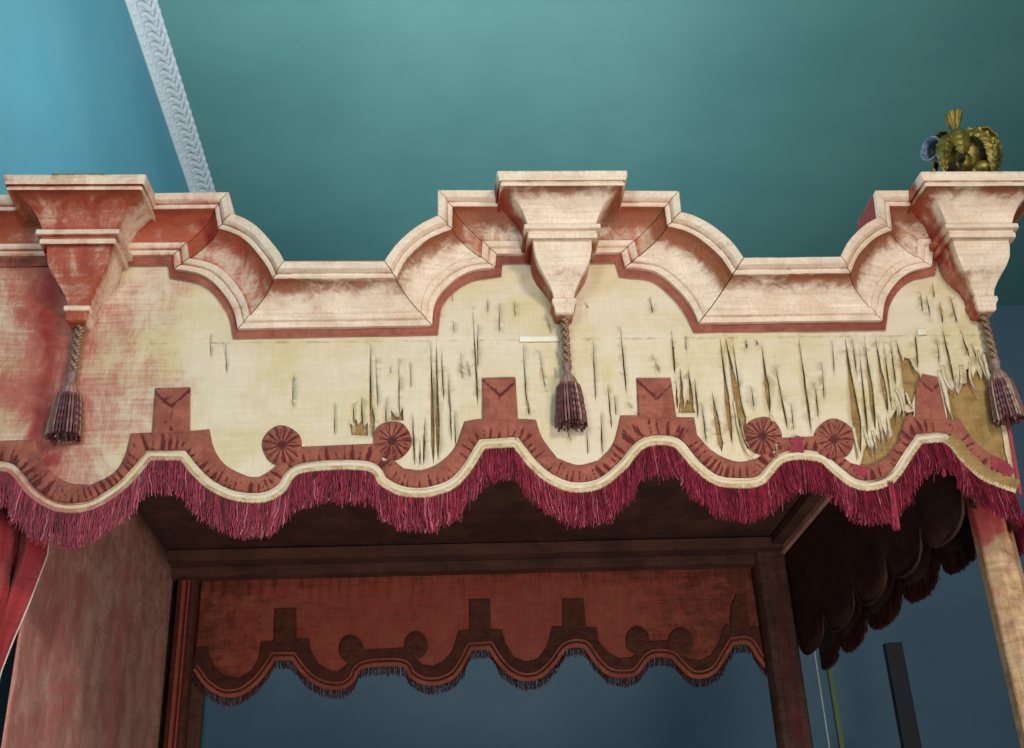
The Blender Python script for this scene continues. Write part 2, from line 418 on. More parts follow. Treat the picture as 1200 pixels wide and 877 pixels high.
SLITS = [ # x0 y0 x1 y1 width
 (433.7, 396, 434.3, 514, 2.6), (437, 472, 436.5, 513, 6), (440, 415, 443, 481, 1.1), (467, 412, 468, 490, 1.6), (414, 470, 415, 500, 1.6), (423, 463, 425, 505, 2.2), (452, 465, 452, 500, 1),
 (504.5, 397, 508, 545, 4.2), (511, 397, 513.5, 540, 4.5), (517, 408, 520, 470, 1.5), (526, 436, 529, 520, 1.7), (532, 478, 534, 524, 1.2), (483, 481, 486, 547, 2.2), (498, 487, 496.5, 546, 3), (492, 515, 492, 547, 2),
 (547, 421, 551, 443, 1), (559.5, 376, 560, 433, 1.4), (554, 362, 560, 477, 2.2), (571, 350, 572, 368, .9), (585, 353, 585, 392, 1.1), (525, 436, 526, 480, 1.1), (603, 351, 603.5, 372, .9), (612.5, 402, 617.5, 478, 1.6), (617, 462, 620, 487, 3),
 (694.5, 393, 698, 472, 1.7), (711.6, 446, 717, 504, 1.6), (727, 384, 734, 462, 2.2), (720, 462, 722, 488, 1.4), (761, 347, 765, 368, 1.3), (704, 480, 706, 535, 1.6), (687, 500, 689, 534, 1.2),
 (786.5, 385, 791, 440, 3), (797, 429, 800, 486, 5), (806, 430, 812, 484, 4.5), (792, 444, 794, 480, 2.5), (814, 440, 818, 492, 2.5), (803, 392, 804, 412, 1),
 (843.5, 392, 858, 522, 5.2), (849.5, 392, 876, 528, 9), (858, 395, 871, 497, 2.6), (834, 456, 846, 530, 7), (822, 470, 828, 520, 1.8), (874, 398, 875, 409, 2.6), (886, 398, 888, 405, 2), (892.6, 404, 902.6, 486, 5.5), (907, 420, 923, 505, 2.2), (914, 455, 916, 468, 2.5),
 (935, 390, 951, 508, 2.8), (954, 444, 959.6, 492, 1.6), (880, 450, 884, 480, 1.4), (927, 470, 930, 506, 1.2), (963, 420, 966, 470, 1.1), (975, 396, 978, 440, 1), 
 (989.5, 391, 1009, 532, 9), (998, 392, 1004, 440, 1.6), (1013, 394, 1026, 506, 5), (1005.5, 400, 1017, 515, 2.5), (1024.5, 390, 1041, 488, 5), (1035, 400, 1045, 480, 2.6), (1050, 398, 1060, 440, 4), (1043, 396, 1050, 455, 2), (1072, 384, 1075.5, 432, 2.8),
 (1104.5, 384, 1118, 452, 4), (1125, 385, 1136, 420, 2.4), (1098, 395, 1101, 428, 1.3), (1086, 345, 1090, 372, 1.4), (1101, 352, 1105, 380, 1.8), (1113, 345, 1122, 380, 1.6), (1139, 402, 1146, 426, 1.6), (1078, 340, 1081, 366, 1.4), (1093, 330, 1095, 350, 1.2), (1150, 415, 1158, 440, 1.5),
 (343, 437, 343, 480, .8), (392, 470, 392, 512, .9), (246, 391, 247, 420, .8), (263, 400, 266, 440, .8)]
HOLES = [
 [(1060, 419), (1067, 421), (1077, 437), (1079, 447), (1072, 462), (1068, 476), (1061, 474), (1058, 450), (1056, 430)],
 [(1012, 529), (1018, 516), (1022, 530), (1027, 510), (1031, 518), (1034, 500), (1040, 516), (1046, 512), (1043, 492), (1050, 480), (1054, 488), (1057, 479), (1063, 484), (1071, 482), (1069, 500), (1058, 525), (1045, 541), (1020, 550), (1008, 546)],
 [(1110, 491), (1108, 470), (1112, 452), (1116, 458), (1119, 456), (1123, 462), (1128, 450), (1133, 449), (1132, 434), (1137, 430), (1140, 444), (1144, 432), (1150, 445), (1152, 432), (1158, 446), (1165, 466), (1171, 484), (1174, 505), (1178, 530), (1183, 548), (1160, 540), (1140, 520), (1126, 498)],
 [(412, 510), (410, 496), (414, 500), (417, 490), (420, 499), (424, 492), (427, 501), (431, 495), (431, 511)],
 [(459, 493), (458, 480), (463, 488), (467, 489), (472, 478), (473, 493)],
 [(795, 484), (796, 472), (802, 478), (805, 468), (811, 474), (815, 484)],
]
def pt_in(poly, x, y):
    r = False; n = len(poly)
    for i in range(n):
        x1, y1 = poly[i]; x2, y2 = poly[(i+1) % n]
        if (y1 > y) != (y2 > y) and x < (x2-x1)*(y-y1)/(y2-y1)+x1: r = not r
    return r
rr = random.Random(3)
def slit_poly(x0, y0, x1, y1, w):
    n = 7; a = []; b = []
    for i in range(1, n):
        t = i/n; k = math.sin(math.pi*t**1.9)**.8*w*.5*(.75+.5*rr.random())
        jx = rr.uniform(-.35, .35)*min(1, w*.4)
        x = x0+(x1-x0)*t+jx; y = y0+(y1-y0)*t
        a.append((x-k, y)); b.append((x+k, y))
    return [(x0, y0)]+a+[(x1, y1)]+b[::-1]
for i in range(120):
    x = rr.choice((rr.uniform(395, 540), rr.uniform(540, 780), rr.uniform(790, 990), rr.uniform(790, 1140))); y = rr.uniform(335, 500); l = rr.uniform(8, 55)
    if y < 402 and y+l > 392: continue
    cand = (x, y, x+rr.uniform(.5, 3)+(x-500)*.004*l*.3, y+l, rr.uniform(.5, .9))
    if all(not (abs(x-(q[0]+q[2])/2) < 7+q[4] and y < q[3]+6 and y+l > q[1]-6) for q in SLITS) and not any(h_[0][0]-40 < x < h_[0][0]+75 and abs(y-h_[0][1]) < 110 for h_ in HOLES[:3]): SLITS.append(cand)
holes = [slit_poly(*s) for s in SLITS]+HOLES
verts = [Vector(p) for p in outline]; edges = [(i, (i+1) % len(outline)) for i in range(len(outline))]
for h in holes:
    k = len(verts); verts += [Vector(p) for p in h]; edges += [(k+i, k+(i+1) % len(h)) for i in range(len(h))]
for gx in range(-90, 1190, 9):
    for gy in range(300, 600, 9):
        x, y = gx+rr.uniform(-2, 2), gy+rr.uniform(-2, 2)
        if pt_in(outline, x, y): verts.append(Vector((x, y)))
for gx in range(-88, 1160, 5):
    for o_ in (-3, -1, 1, 3):
        x, y = gx+o_*.3, 398-(gx-560)*.0105+o_
        if pt_in(outline, x, y): verts.append(Vector((x, y)))
vo, eo, fo, *_ = delaunay_2d_cdt(verts, edges, [], 0, 1e-4)
mb = MB()
def silk_y(x, y):
    b = noise.noise(Vector((x*.010, y*.045, 0)))*.0045+noise.noise(Vector((x*.02, y*.11, 8)))*.0016+noise.noise(Vector((x*.06, y*.012, 4)))*.0016
    b *= 1+1.4*sstep(960, 1060, x)
    return b
hb = [(min(p[0] for p in h)-7, max(p[0] for p in h)+7, min(p[1] for p in h), max(p[1] for p in h), h) for h in holes]
def curl(x, y):
    v = 0
    for x0, x1, y0, y1, h in hb:
        if x0 < x < x1 and y0-2 < y < y1+2:
            dmin = min((Vector(p)-Vector((x, y))).length for p in h)
            w = min(1, (x1-x0-14)/6)
            v = max(v, (1-sstep(0, 6, dmin))*w)
    return v
for v in vo:
    x, y = v.x, v.y
    seamy = 398-(x-560)*.0105
    sm = math.exp(-((y-seamy)/1.6)**2)
    Y = D+silk_y(x, y)*.7-curl(x, y)*.0022*(.6+.6*noise.noise(Vector((x*.1, y*.05, 2))))-(.0022*sstep(seamy+2.5, seamy-.5, y)*sstep(seamy-26, seamy, y) if abs(y-seamy) < 30 else 0)
    if y > 540 or y < 330: pass
    st = .62*math.exp(-((y-seamy-1.2)/1.6)**2)*(.6+.7*noise.noise(Vector((x*.05, 0, 3))))+.28*curl(x, y)+.12*max(0, noise.noise(Vector((x*.02, y*.02, 7))))
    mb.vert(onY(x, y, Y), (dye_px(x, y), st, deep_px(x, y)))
for f in fo:
    c = sum((vo[i] for i in f), Vector((0, 0)))/len(f)
    if not pt_in(outline, c.x, c.y): continue
    if any(h[0] < c.x < h[1] and h[2] < c.y < h[3] and pt_in(h[4], c.x, c.y) for h in hb): continue
    mb.f.append(tuple(f))
used = set(i for f in mb.f for i in f); remap = {}; nv = []; nc = []
for i in sorted(used): remap[i] = len(nv); nv.append(mb.v[i]); nc.append(mb.c[i])
mb.v, mb.c = nv, nc; mb.f = [tuple(remap[i] for i in f) for f in mb.f]
val = mb.build('front_valance', 'silk', bed, smooth=60, label='faded cream silk front valance, red at left and split into shreds at right', fixn=True)
so = val.modifiers.new('thick', 'SOLIDIFY'); so.thickness = .0009; so.offset = 1 if False else 0

mb = MB(); fr = [onY(x, y, D+.0065) for x, y in outline]
mb.poly(fr, Vector((0, .006, 0)), lambda p: (dye_at(p)*.5, .1, .5)); mb.build('valance_backing', 'backing', val)

# hanging shreds
def ribbon(pts, w, lift=.006, mat='silk'):
    P = smooth_path(pts, 14); rows = []; cols = []
    tw = rr.uniform(-.5, .5)
    for i, p in enumerate(P):
        t = i/13; ww = w*.5*(1-.75*t**3)*(1+.15*math.sin(i*1.7))
        yy = D-lift*math.sin(math.pi*min(1, t*1.1)*.6)-.002
        rows.append([onY(p.x-ww, p.y, yy+tw*.004*t), onY(p.x, p.y, yy-.0022), onY(p.x+ww, p.y, yy-tw*.004*t)])
        cols.append([(0, .12+.25*(t > .8), .5)]*3)
    mb = MB(); mb.grid(rows, cols)
    return mb
rib = MB()
def addmb(a, b):
    k = len(a.v); a.v += b.v; a.c += b.c; a.f += [tuple(i+k for i in f) for f in b.f]
for pts, w in (([(1100, 434), (1107, 455), (1112, 479), (1117, 493)], 6), ([(1104, 428), (1108, 444), (1114, 455), (1121, 462)], 5), ([(1136.6, 424), (1137, 442), (1142, 455), (1147.5, 464)], 3.4),
   ([(1153, 413), (1160, 442), (1170, 465), (1179, 486)], 5.5), ([(1146, 410), (1150, 426), (1155, 440), (1160, 452)], 3), ([(1126, 428), (1127, 444), (1124, 456)], 5), ([(1120, 440), (1121, 450), (1119, 460)], 3),
   ([(1050, 455), (1056, 468), (1060, 488)], 4), ([(1038, 480), (1042, 500), (1041, 517)], 4), ([(1030, 490), (1034, 510), (1036, 524)], 3.4), ([(1012, 500), (1019, 522), (1024, 530)], 4), ([(1046, 465), (1052, 478), (1051, 494)], 3),
   ([(1062, 460), (1066, 472), (1069, 480)], 4), ([(1022, 505), (1027, 524), (1028, 535)], 3), ([(1068, 420), (1073, 432), (1078, 440)], 5), ([(860, 470), (866, 505), (874, 530), (886, 540)], 3), ([(1000, 500), (1004, 522), (1005, 538)], 4),
   ([(508.5, 440), (510.5, 470), (509.5, 500)], 1.6), ([(868, 490), (873, 515), (884, 533)], 2.2), ([(903, 486), (908, 505), (911, 535)], 3.6)):
    sh = ribbon(pts, w).build('silk_shred', 'silk', val, smooth=70)
    so = sh.modifiers.new('thick', 'SOLIDIFY'); so.thickness = .0008

# loose fringed threads at slit edges
mb = MB()
for i in range(420):
    h = rr.choice([q for q in holes if len(q) > 10])
    p = rr.choice(h)
    x, y = p; l = rr.uniform(4, 16)
    a = onY(x, y, D-.003); b = onY(x+rr.uniform(-1.5, 1.5), y+l*.5, D-.006); c = onY(x+rr.uniform(-3, 3), y+l, D-.004)
    mb.tube([a, b, c], .00022, 3, (0, 0, .5))
for h in holes:
    if len(h) != 14: continue
    m_ = len(h)//2
    for q in range(2, m_-1):
        if rr.random() < .55 and abs(h[q][0]-h[-q][0]) > 2.0:
            a = onY(h[q][0]-.5, h[q][1]+rr.uniform(-2, 2), D-.001); c = onY(h[-q][0]+.5, h[-q][1]+rr.uniform(-4, 4), D-.001); b = (a+c)/2+Vector((0, .001, -rr.uniform(.0005, .004)))
            mb.tube([a, b, c], .00022, 3, (0, 0, .5))
mb.build('loose_threads', 'white_thread', val)['kind'] = 'stuff'

# seam tape patch by the middle tassel and the right-hand piping
mb = MB()
q = [(609, 394.5), (655, 394.5), (655, 400), (609, 400.5)]
mb.poly([onY(x, y, D-.0055) for x, y in q], Vector((0, .002, 0))); mb.build('seam_patch', 'white_thread', val); mb = MB()
q = [(1075, 386), (1086, 385.5), (1087, 392), (1076, 393)]
mb.poly([onY(x, y, D-.0065) for x, y in q], Vector((0, .002, 0)))
mb.build('seam_patch', 'white_thread', val)
mb = MB()
mb.tube([onY(x+3.0, y, D-.001) for x, y in [(1146, 362), (1149, 372), (1157, 405), (1166.5, 445), (1176, 484), (1187, 545), (1193, 580)]], .0045, 8, (.9, .2, .5))
mb.build('corner_piping', 'crimson', val, smooth=60)

# ---- terracotta applique
low = offset(EDGE_S, -10.5)
def lowpart(xa, xb): return [tuple(p) for p in low if xa < p.x < xb]
def px_poly(name, pts, depth, thick, mat='terracotta', parent=None, Yb=None, wob=.4, par=None, extra=None):
    """rounded-over applique: traced polygon in px -> solid patch with small bevel"""
    mb = MB()
    P = [Vector((p[0]+wob*noise.noise(Vector((p[0]*.2, p[1]*.2, 3))), p[1]+wob*noise.noise(Vector((p[0]*.2, p[1]*.2, 9))))) for p in pts]
    def cf(p):
        x, y = proj(Vector(p)); return (dye_px(x, y)*.35+(.5 if x > 1110 and y > 505 else 0), .25*max(0, noise.noise(Vector((x*.05, y*.05, 1))))*2, .5)
    mb.poly([onY(p.x, p.y, D-depth) for p in P], Vector((0, thick, 0)), cf)
    if extra: addmb(mb, extra)
    o = mb.build(name, mat, par or val, smooth=30)
    bv = o.modifiers.new('round', 'BEVEL'); bv.width = .0011; bv.segments = 2; bv.limit_method = 'ANGLE'; bv.angle_limit = math.radians(60)
    return o
UP_RUNS = [
 [(-60, 520), (-28, 523), (0, 517), (20, 516), (42, 515), (46, 528), (56.5, 549), (78, 565), (106, 568.5), (131, 556), (145, 537), (153, 508), (178, 507), (222.6, 505), (245.6, 503), (251, 526), (265, 545.5), (290, 558), (304, 559), (316, 552), (327, 543), (334, 540), (344, 543), (345, 524), (447, 519.5), (448, 540), (461, 539), (473, 549), (493.6, 551), (514, 543), (532, 525), (544, 494), (564.5, 491), (607, 491), (628, 492), (636, 514), (653, 537), (677, 545), (701, 540), (718, 520), (727, 487), (747.5, 487), (792, 489), (813.5, 489), (817, 510), (837, 530), (863, 541), (885, 538), (897, 531), (909, 531), (910, 513.5), (966, 511), (967, 530), (984, 533), (998, 543), (1018.5, 545), (1039, 536), (1051, 518), (1060, 493), (1066, 485), (1073, 489), (1108, 491), (1125, 491), (1140, 514), (1158, 530), (1184.6, 545)]]
def relief(name, pts, depth, hgt, mat='terracotta', par=None, kind='band', grid=3.4, seed=1):
    """a raised, gathered patch: traced outline, pillowed at its edge, with pleats square to the valance edge"""
    pts = clean(pts); n = len(pts); r = random.Random(seed)
    # densify the outline
    O = []
    for a, b in zip(pts, pts[1:]+pts[:1]):
        a, b = Vector(a), Vector(b); k = max(1, int((b-a).length/4)); O += [a.lerp(b, t/k) for t in range(k)]
    pl = [tuple(p) for p in O]
    vs_ = list(O); ed_ = [(i_, (i_+1) % len(O)) for i_ in range(len(O))]
    x0, x1 = min(p.x for p in O), max(p.x for p in O); y0, y1 = min(p.y for p in O), max(p.y for p in O)
    y = y0
    while y < y1:
        x = x0
        while x < x1:
            q = (x+r.uniform(-.8, .8), y+r.uniform(-.8, .8))
            if pt_in(pl, *q) and min((o-Vector(q)).length_squared for o in O if abs(o.x-q[0]) < 30) > 2.0: vs_.append(Vector(q))
            x += grid
        y += grid
    vo_, _, fo_, *_r = delaunay_2d_cdt(vs_, ed_, [], 0, 1e-4)
    mb = MB(); AR = [0]
    for a, b in zip(EDGE_S, EDGE_S[1:]): AR.append(AR[-1]+(Vector(b)-Vector(a)).length)
    for v in vo_:
        near = [o for o in O if abs(o.x-v.x) < 40]
        d = min((o-v).length for o in near) if near else 0
        pil = 1-(1-min(1, d/6.0))**2
        val_ = 0
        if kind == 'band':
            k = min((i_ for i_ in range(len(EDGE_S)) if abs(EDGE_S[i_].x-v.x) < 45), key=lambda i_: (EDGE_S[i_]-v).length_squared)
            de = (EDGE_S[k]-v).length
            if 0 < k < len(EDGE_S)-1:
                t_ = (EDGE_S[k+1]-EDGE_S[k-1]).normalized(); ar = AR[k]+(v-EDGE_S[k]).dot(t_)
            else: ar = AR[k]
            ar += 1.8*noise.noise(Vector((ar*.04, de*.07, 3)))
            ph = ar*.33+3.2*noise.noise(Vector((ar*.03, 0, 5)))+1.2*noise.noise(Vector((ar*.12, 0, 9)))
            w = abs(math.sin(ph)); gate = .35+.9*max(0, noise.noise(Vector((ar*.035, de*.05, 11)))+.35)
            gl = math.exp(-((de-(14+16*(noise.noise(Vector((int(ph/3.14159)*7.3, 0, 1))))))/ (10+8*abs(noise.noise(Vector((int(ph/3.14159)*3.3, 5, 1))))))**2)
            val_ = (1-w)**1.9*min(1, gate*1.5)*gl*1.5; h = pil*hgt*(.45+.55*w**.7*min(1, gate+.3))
        else:
            w = noise.noise(Vector((v.x*.13, v.y*.10, seed)))+.5*noise.noise(Vector((v.x*.4, v.y*.3, seed)))
            cx0 = (x0+x1)/2; vy = y0+3+(min(v.x-x0, x1-v.x))*.9; cr_ = math.exp(-((v.y-vy)/2.0)**2)*(v.y < y0+24)
            cr_ = max(cr_, .6*math.exp(-((v.x-cx0-1.5*math.sin(v.y*.2))/1.2)**2)*(y0+18 < v.y < y1-4))
            val_ = cr_*.75+max(0, -w-.25)*.8; h = pil*hgt*(.8+.35*w-.35*cr_)
        rag = .35*noise.noise(Vector((v.x*.5, v.y*.5, 2))) if d < .5 else 0
        x_, y_ = v.x+rag, v.y-rag
        dy_ = dye_px(x_, y_)*.3
        bright = .55*max(0, noise.noise(Vector((v.x*.045, v.y*.06, 21)))-.18)*(2.2 if v.x > 850 else .8)
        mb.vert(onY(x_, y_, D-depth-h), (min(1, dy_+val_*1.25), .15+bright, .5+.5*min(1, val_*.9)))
    for f_ in fo_:
        c_ = sum((vo_[q] for q in f_), Vector((0, 0)))/len(f_)
        if pt_in(pl, c_.x, c_.y): mb.f.append(tuple(f_))
    k0 = len(mb.v)
    for o in O: mb.vert(onY(o.x, o.y, D-depth+.0022), (.6, .3, .5))
    k1 = len(vo_)
    # skirt from the outline down to the silk
    idx = {}
    for q, v in enumerate(vo_):
        idx[(round(v.x, 2), round(v.y, 2))] = q
    for q in range(len(O)):
        a = idx.get((round(O[q].x, 2), round(O[q].y, 2))); b = idx.get((round(O[(q+1) % len(O)].x, 2), round(O[(q+1) % len(O)].y, 2)))
        if a is not None and b is not None: mb.f.append((a, b, k0+(q+1) % len(O), k0+q))
    return mb.build(name, mat, par or val, smooth=80)
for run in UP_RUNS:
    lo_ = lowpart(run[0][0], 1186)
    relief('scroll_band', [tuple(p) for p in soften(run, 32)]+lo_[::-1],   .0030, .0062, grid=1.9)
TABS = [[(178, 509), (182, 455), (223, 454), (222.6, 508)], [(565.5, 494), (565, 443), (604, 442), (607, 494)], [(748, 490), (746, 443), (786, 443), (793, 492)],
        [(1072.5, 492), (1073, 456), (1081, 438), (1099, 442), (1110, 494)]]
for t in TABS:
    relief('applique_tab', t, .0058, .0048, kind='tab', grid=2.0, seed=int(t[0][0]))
ROS = [(330.4, 522.4, 23.5), (459.5, 516.5, 23), (893.5, 511, 22.5), (977.5, 515, 24)]
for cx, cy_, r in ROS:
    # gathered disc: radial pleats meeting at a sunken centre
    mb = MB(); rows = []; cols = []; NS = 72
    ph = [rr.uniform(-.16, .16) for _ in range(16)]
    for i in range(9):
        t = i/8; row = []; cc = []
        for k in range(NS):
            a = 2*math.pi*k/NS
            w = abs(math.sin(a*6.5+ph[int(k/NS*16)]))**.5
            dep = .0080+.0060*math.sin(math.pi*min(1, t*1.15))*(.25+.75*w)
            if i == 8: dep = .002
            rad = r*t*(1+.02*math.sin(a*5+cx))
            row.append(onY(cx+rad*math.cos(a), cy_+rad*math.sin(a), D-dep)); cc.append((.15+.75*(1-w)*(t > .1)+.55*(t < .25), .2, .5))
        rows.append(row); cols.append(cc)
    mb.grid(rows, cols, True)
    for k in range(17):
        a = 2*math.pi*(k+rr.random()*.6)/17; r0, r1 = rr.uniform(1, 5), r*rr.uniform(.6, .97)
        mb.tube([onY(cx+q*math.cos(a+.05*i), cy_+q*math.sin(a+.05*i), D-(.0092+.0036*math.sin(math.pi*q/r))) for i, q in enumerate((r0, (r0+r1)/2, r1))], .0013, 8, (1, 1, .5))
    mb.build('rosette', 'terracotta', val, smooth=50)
for pts in ([(1163, 533), (1172, 538), (1184, 545), (1190, 556), (1178, 557), (1166, 551), (1160, 543)], [(1000, 545), (1012, 546), (1022, 549), (1014, 559), (1003, 556)], [(926, 513), (941, 512.5), (943, 530), (928, 529)]):
    px_poly('worn_patch', resample([Vector(p) for p in pts+pts[:1]], 40)[:-1], .0098, .0012, 'crimson', wob=4)
# ---- gimp braid and fringe
def strip(path, d0, d1, dep, Yp=D, col=None, name='gimp', mat='gimp', par=val, thick=.003, bead=0):
    mb = MB(); a = offset(path, d0); b = offset(path, d1); rows = [[], [], [], []]; cols = [[], [], [], []]
    for i, (p, q) in enumerate(zip(a, b)):
        z = dep+bead*abs(math.sin(i*1.3))
        for k, (s_, dd) in enumerate(((p, dep-thick), (p, z), (q, z), (q, dep-thick))):
            rows[k].append(onY(s_.x, s_.y, Yp-dd)); cols[k].append((col(s_.x) if col else 0, .1+.3*max(0, noise.noise(Vector((s_.x*.05, 0, 0)))), .5))
    mb.grid(rows, cols); return mb.build(name, mat, par, smooth=60)
fine = resample([Vector(p) for p in EDGE_S if -95 < p[0] < 1192], 900)
strip(fine, -7.5, -3.6, .0065, col=lambda x: .6*(1-sstep(20, 200, x)), name='silk_piping', mat='silk', bead=.0006)
strip(fine, -3.4, 1.8, .0075, col=lambda x: .25+.5*(1-sstep(60, 300, x)), name='gimp_braid', mat='gimp', bead=.0012)
tan = [p for p in fine if 1108 < p.x < 1192]
strip(tan, -15, -1, .0082, name='bare_hem', mat='backing')

def fringe(path_px, Yp, length, step, name, mat, par, rad=.00085, seed=1, onp=None, keep=1.0, layers=3, spread=1.0):
    r = random.Random(seed); mb = MB()
    P = resample([Vector(p) for p in path_px], 1600)
    tot = sum((b-a).length for a, b in zip(P, P[1:]))
    cnt = int(tot/step)
    for lay in range(layers):
        for i in range(cnt):
            t = (i+r.random())/cnt*(len(P)-1.001); j = int(t); p = P[j].lerp(P[j+1], t-j)
            tn = (P[min(j+6, len(P)-1)]-P[max(j-6, 0)]).normalized()
            base = onp(p, Yp-.004-.003*lay*spread)
            clump = noise.noise(Vector((t*.045, lay*3.1, seed))); fade = .5*noise.noise(Vector((t*.008, 3, seed)))
            lg = length*(1.0+.10*clump+r.uniform(-.09, .07)+.12*tn.x*0)*(.93 if lay == layers-1 else 1)
            if r.random() < .012: lg *= 1.2
            lean = (noise.noise(Vector((t*.03, 7, seed)))*.35+r.uniform(-.12, .12)+tn.y*.10)*lg
            bow = r.uniform(-.004, .002)
            wob = r.uniform(0, 6.28); shade = min(1, max(0, .45+.25*clump+.3*fade+r.gauss(0, .25))); wv = r.uniform(.0008, .0028); wf = r.uniform(7, 16)
            pts = []
            n = 8
            for k in range(n+1):
                s_ = k/n
                pts.append(base+Vector((lean*s_*s_+wv*s_**.5*math.sin(wob+s_*wf), -.003*math.sin(s_*3.1)+bow*s_+.0015*math.cos(wob+s_*6), -lg*s_)))
            mb.tube(pts, rad, 3, (0, 0, shade), cap=False)
    return mb.build(name, mat, par, fixn=False)
LFR = .079
fr_path = offset(fine, 1)
fringe(fr_path, D, LFR, 1.15, 'crimson_fringe', 'fringe', val, seed=5, onp=lambda p, Y: onY(p.x, p.y, Y), layers=3)
# dark tape the threads are sewn to
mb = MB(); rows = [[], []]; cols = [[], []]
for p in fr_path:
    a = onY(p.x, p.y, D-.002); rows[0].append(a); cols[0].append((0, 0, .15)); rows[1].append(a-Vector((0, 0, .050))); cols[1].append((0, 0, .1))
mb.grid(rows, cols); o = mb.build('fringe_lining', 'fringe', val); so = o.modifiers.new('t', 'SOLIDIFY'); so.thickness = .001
# torn length hanging lower by the right-hand drop
mb = MB()
for i in range(26):
    x = 1043+rr.uniform(-3, 3); a = onY(x, 566+rr.uniform(-3, 3), D-.014); b = onY(x+4+rr.uniform(-2, 2), 592, D-.018); c_ = onY(x+7+rr.uniform(-2.5, 2.5), 620+rr.uniform(-5, 3), D-.014)
    mb.tube([a, b, c_], .0008, 3, (0, 0, rr.uniform(.4, .9)), cap=False)
mb.build('torn_fringe', 'fringe', val, fixn=False)

# ---- hanging brackets (pendants)
c0 = onY(660.5, 752, D-.05)
PR = [ # y px (middle bracket), half width px, dye, stain
 (200.5, 79, 0, .25), (204, 79, 0, .05), (211, 77, 0, 0), (211.8, 74, .6, .3), (213.8, 74, .4, .2), (214.3, 75.5, .1, 0), (217.6, 75, 0, 0), (218.5, 70.5, .45, .8), (222, 67, .1, .75), (230, 60, 0, .3), (238, 53, 0, .05), (246, 48.5, 0, 0), (254, 45, 0, 0), (262.3, 42, .3, .1),
 (263, 46.5, .1, 0), (267.5, 46.5, 0, 0), (269.5, 44, 0, 0), (271, 41.5, .5, .2), (273, 41, .3, 0), (274, 42.5, 0, 0), (279, 42, .0, .1), (280.2, 36.5, .6, .3), (283, 35.5, .1, .1), (292, 35, 0, 0), (302, 33, 0, .0), (312, 29, 0, .05), (322, 23.5, .05, .3), (332, 18, 0, .15), (341, 14, 0, .1), (349, 12, .1, .2),
 (350, 14.5, .1, .0), (354, 14.5, 0, 0), (357, 13, .4, .2), (359, 12, .1, .1), (366, 11, 0, .1), (368.5, 9, .2, .4)]
def bracket(cx, zshift=0, dye=0, scale=1.0):
    mb = MB(); rows = []; cols = []
    for y, hw, dd, st in PR:
        hwm = hw*PX*1.0*scale
        dep = .030+hwm*1.02
        p = onY(659.5, y, D-dep)
        z = p.z+zshift; x0 = cx
        r = []; c = []
        cs = [(-1, 0)] + [(-1, t/3) for t in (1, 2)] + [(-.985, .985)] + [(-.97+1.94*t/12, 1) for t in range(13)] + [(.985, .985)] + [(1, t/3) for t in (2, 1)] + [(1, 0)]
        for a, b in cs:
            q = Vector((x0+a*hwm, D-.002-(dep-.002)*b, z)); q += Vector((1, 1, 0))*noise.noise(q*18)*.0009
            side = abs(a) > .99
            r.append(q); fil = y in (263, 267.5, 274, 217.6, 214.3, 279, 350, 354, 200.5, 204, 211)
            if dye > .3 and side: cc_ = (.75 if a < 0 else .35, .15, .5)
            else: cc_ = (min(1, dye*(.45 if fil else 1.15)+dd*(.4+.6*dye)+((.8 if a < 0 else .35) if side else 0)), st*(.9+.5*noise.noise(q*9))+(.35 if side else 0), .5+(.3 if side and a < 0 else 0)+(.22*(dye > .3)*(not fil)))
            c.append(cc_)
        rows.append(r); cols.append(c)
    ids = mb.grid(rows, cols)
    mb.f.append(tuple(ids[0])); mb.f.append(tuple(ids[-1][::-1]))
    o = mb.build('hanging_bracket', 'cornice', bed, smooth=26)
    tipdep = .030+9*PX*.97*scale
    tip = onY(659.5, 368.5, D-tipdep); topz = onY(659.5, 200.5, D-.03-79*PX).z+zshift
    return o, Vector((cx, D-tipdep*.55, tip.z+zshift)), topz
midx = onY(661.5, 362, D-.05).x
bm_, tip_m, top_m = bracket(midx)
lefx = onY(91, 366, D-.05).x; zl = onY(91, 379, D-.05).z - onY(660, 368.5, D-.05).z
bl_, tip_l, top_l = bracket(lefx, zl*.7, dye=.72, scale=1.03)
rigx = onY(1155.5, 358, D-.05).x; zr = onY(1156, 366, D-.05).z - onY(660, 368.5, D-.05).z
br_, tip_r, top_r = bracket(rigx, zr*.8, dye=0, scale=1.0)
bl_['label'] = 'left bracket covered in red stained cloth'
print('bracket z', zl, zr, 'dX', midx-lefx, rigx-midx)
# board / brass plates on the brackets
mb = MB(); zt = top_l
a = onY(68, 204, D-.14); b = onY(128, 204, D-.14)
mb.box((a.x, D-.175, zt+.001), (b.x, D-.06, zt+.012)); mb.build('finial_plate', 'plate', bl_)
mb = MB(); mb.box((midx-.075, D-.175, top_m-.004), (midx+.065, D-.05, top_m+.0045)); mb.build('bracket_board', 'backing', bm_)

# ---- inner canopy
mb = MB()
n = 16; rows = []
for i in range(n+1):
    y = D+.06+(B+.1-D-.06)*i/n
    rows.append([Vector((Xl-.12+(Xr-Xl+.24)*j/n, y, ZC+.012+.006*noise.noise(Vector((j*.6, i*.6, 0))))) for j in range(n+1)])
mb.grid(rows, [[(0, .3, .5)]*(n+1) for _ in range(n+1)]); o = mb.build('tester_ceiling', 'inner_taupe2' if 0 else 'inner_dark', bed, smooth=60)
so = o.modifiers.new('t', 'SOLIDIFY'); so.thickness = .004; so.offset = 1
zr0 = onY(560, 672, B-.02).z; zr1 = onY(560, 655, B-.10).z
mb = MB(); mb.box((Xl-.02, B-.13, ZC-.035), (Xr+.02, B-.005, ZC+.004)); 
mb.box((Xl-.02, B-.06, zr0), (Xr+.02, B-.004, ZC-.036)); mb.build('rear_rail', 'inner_dark', bed)
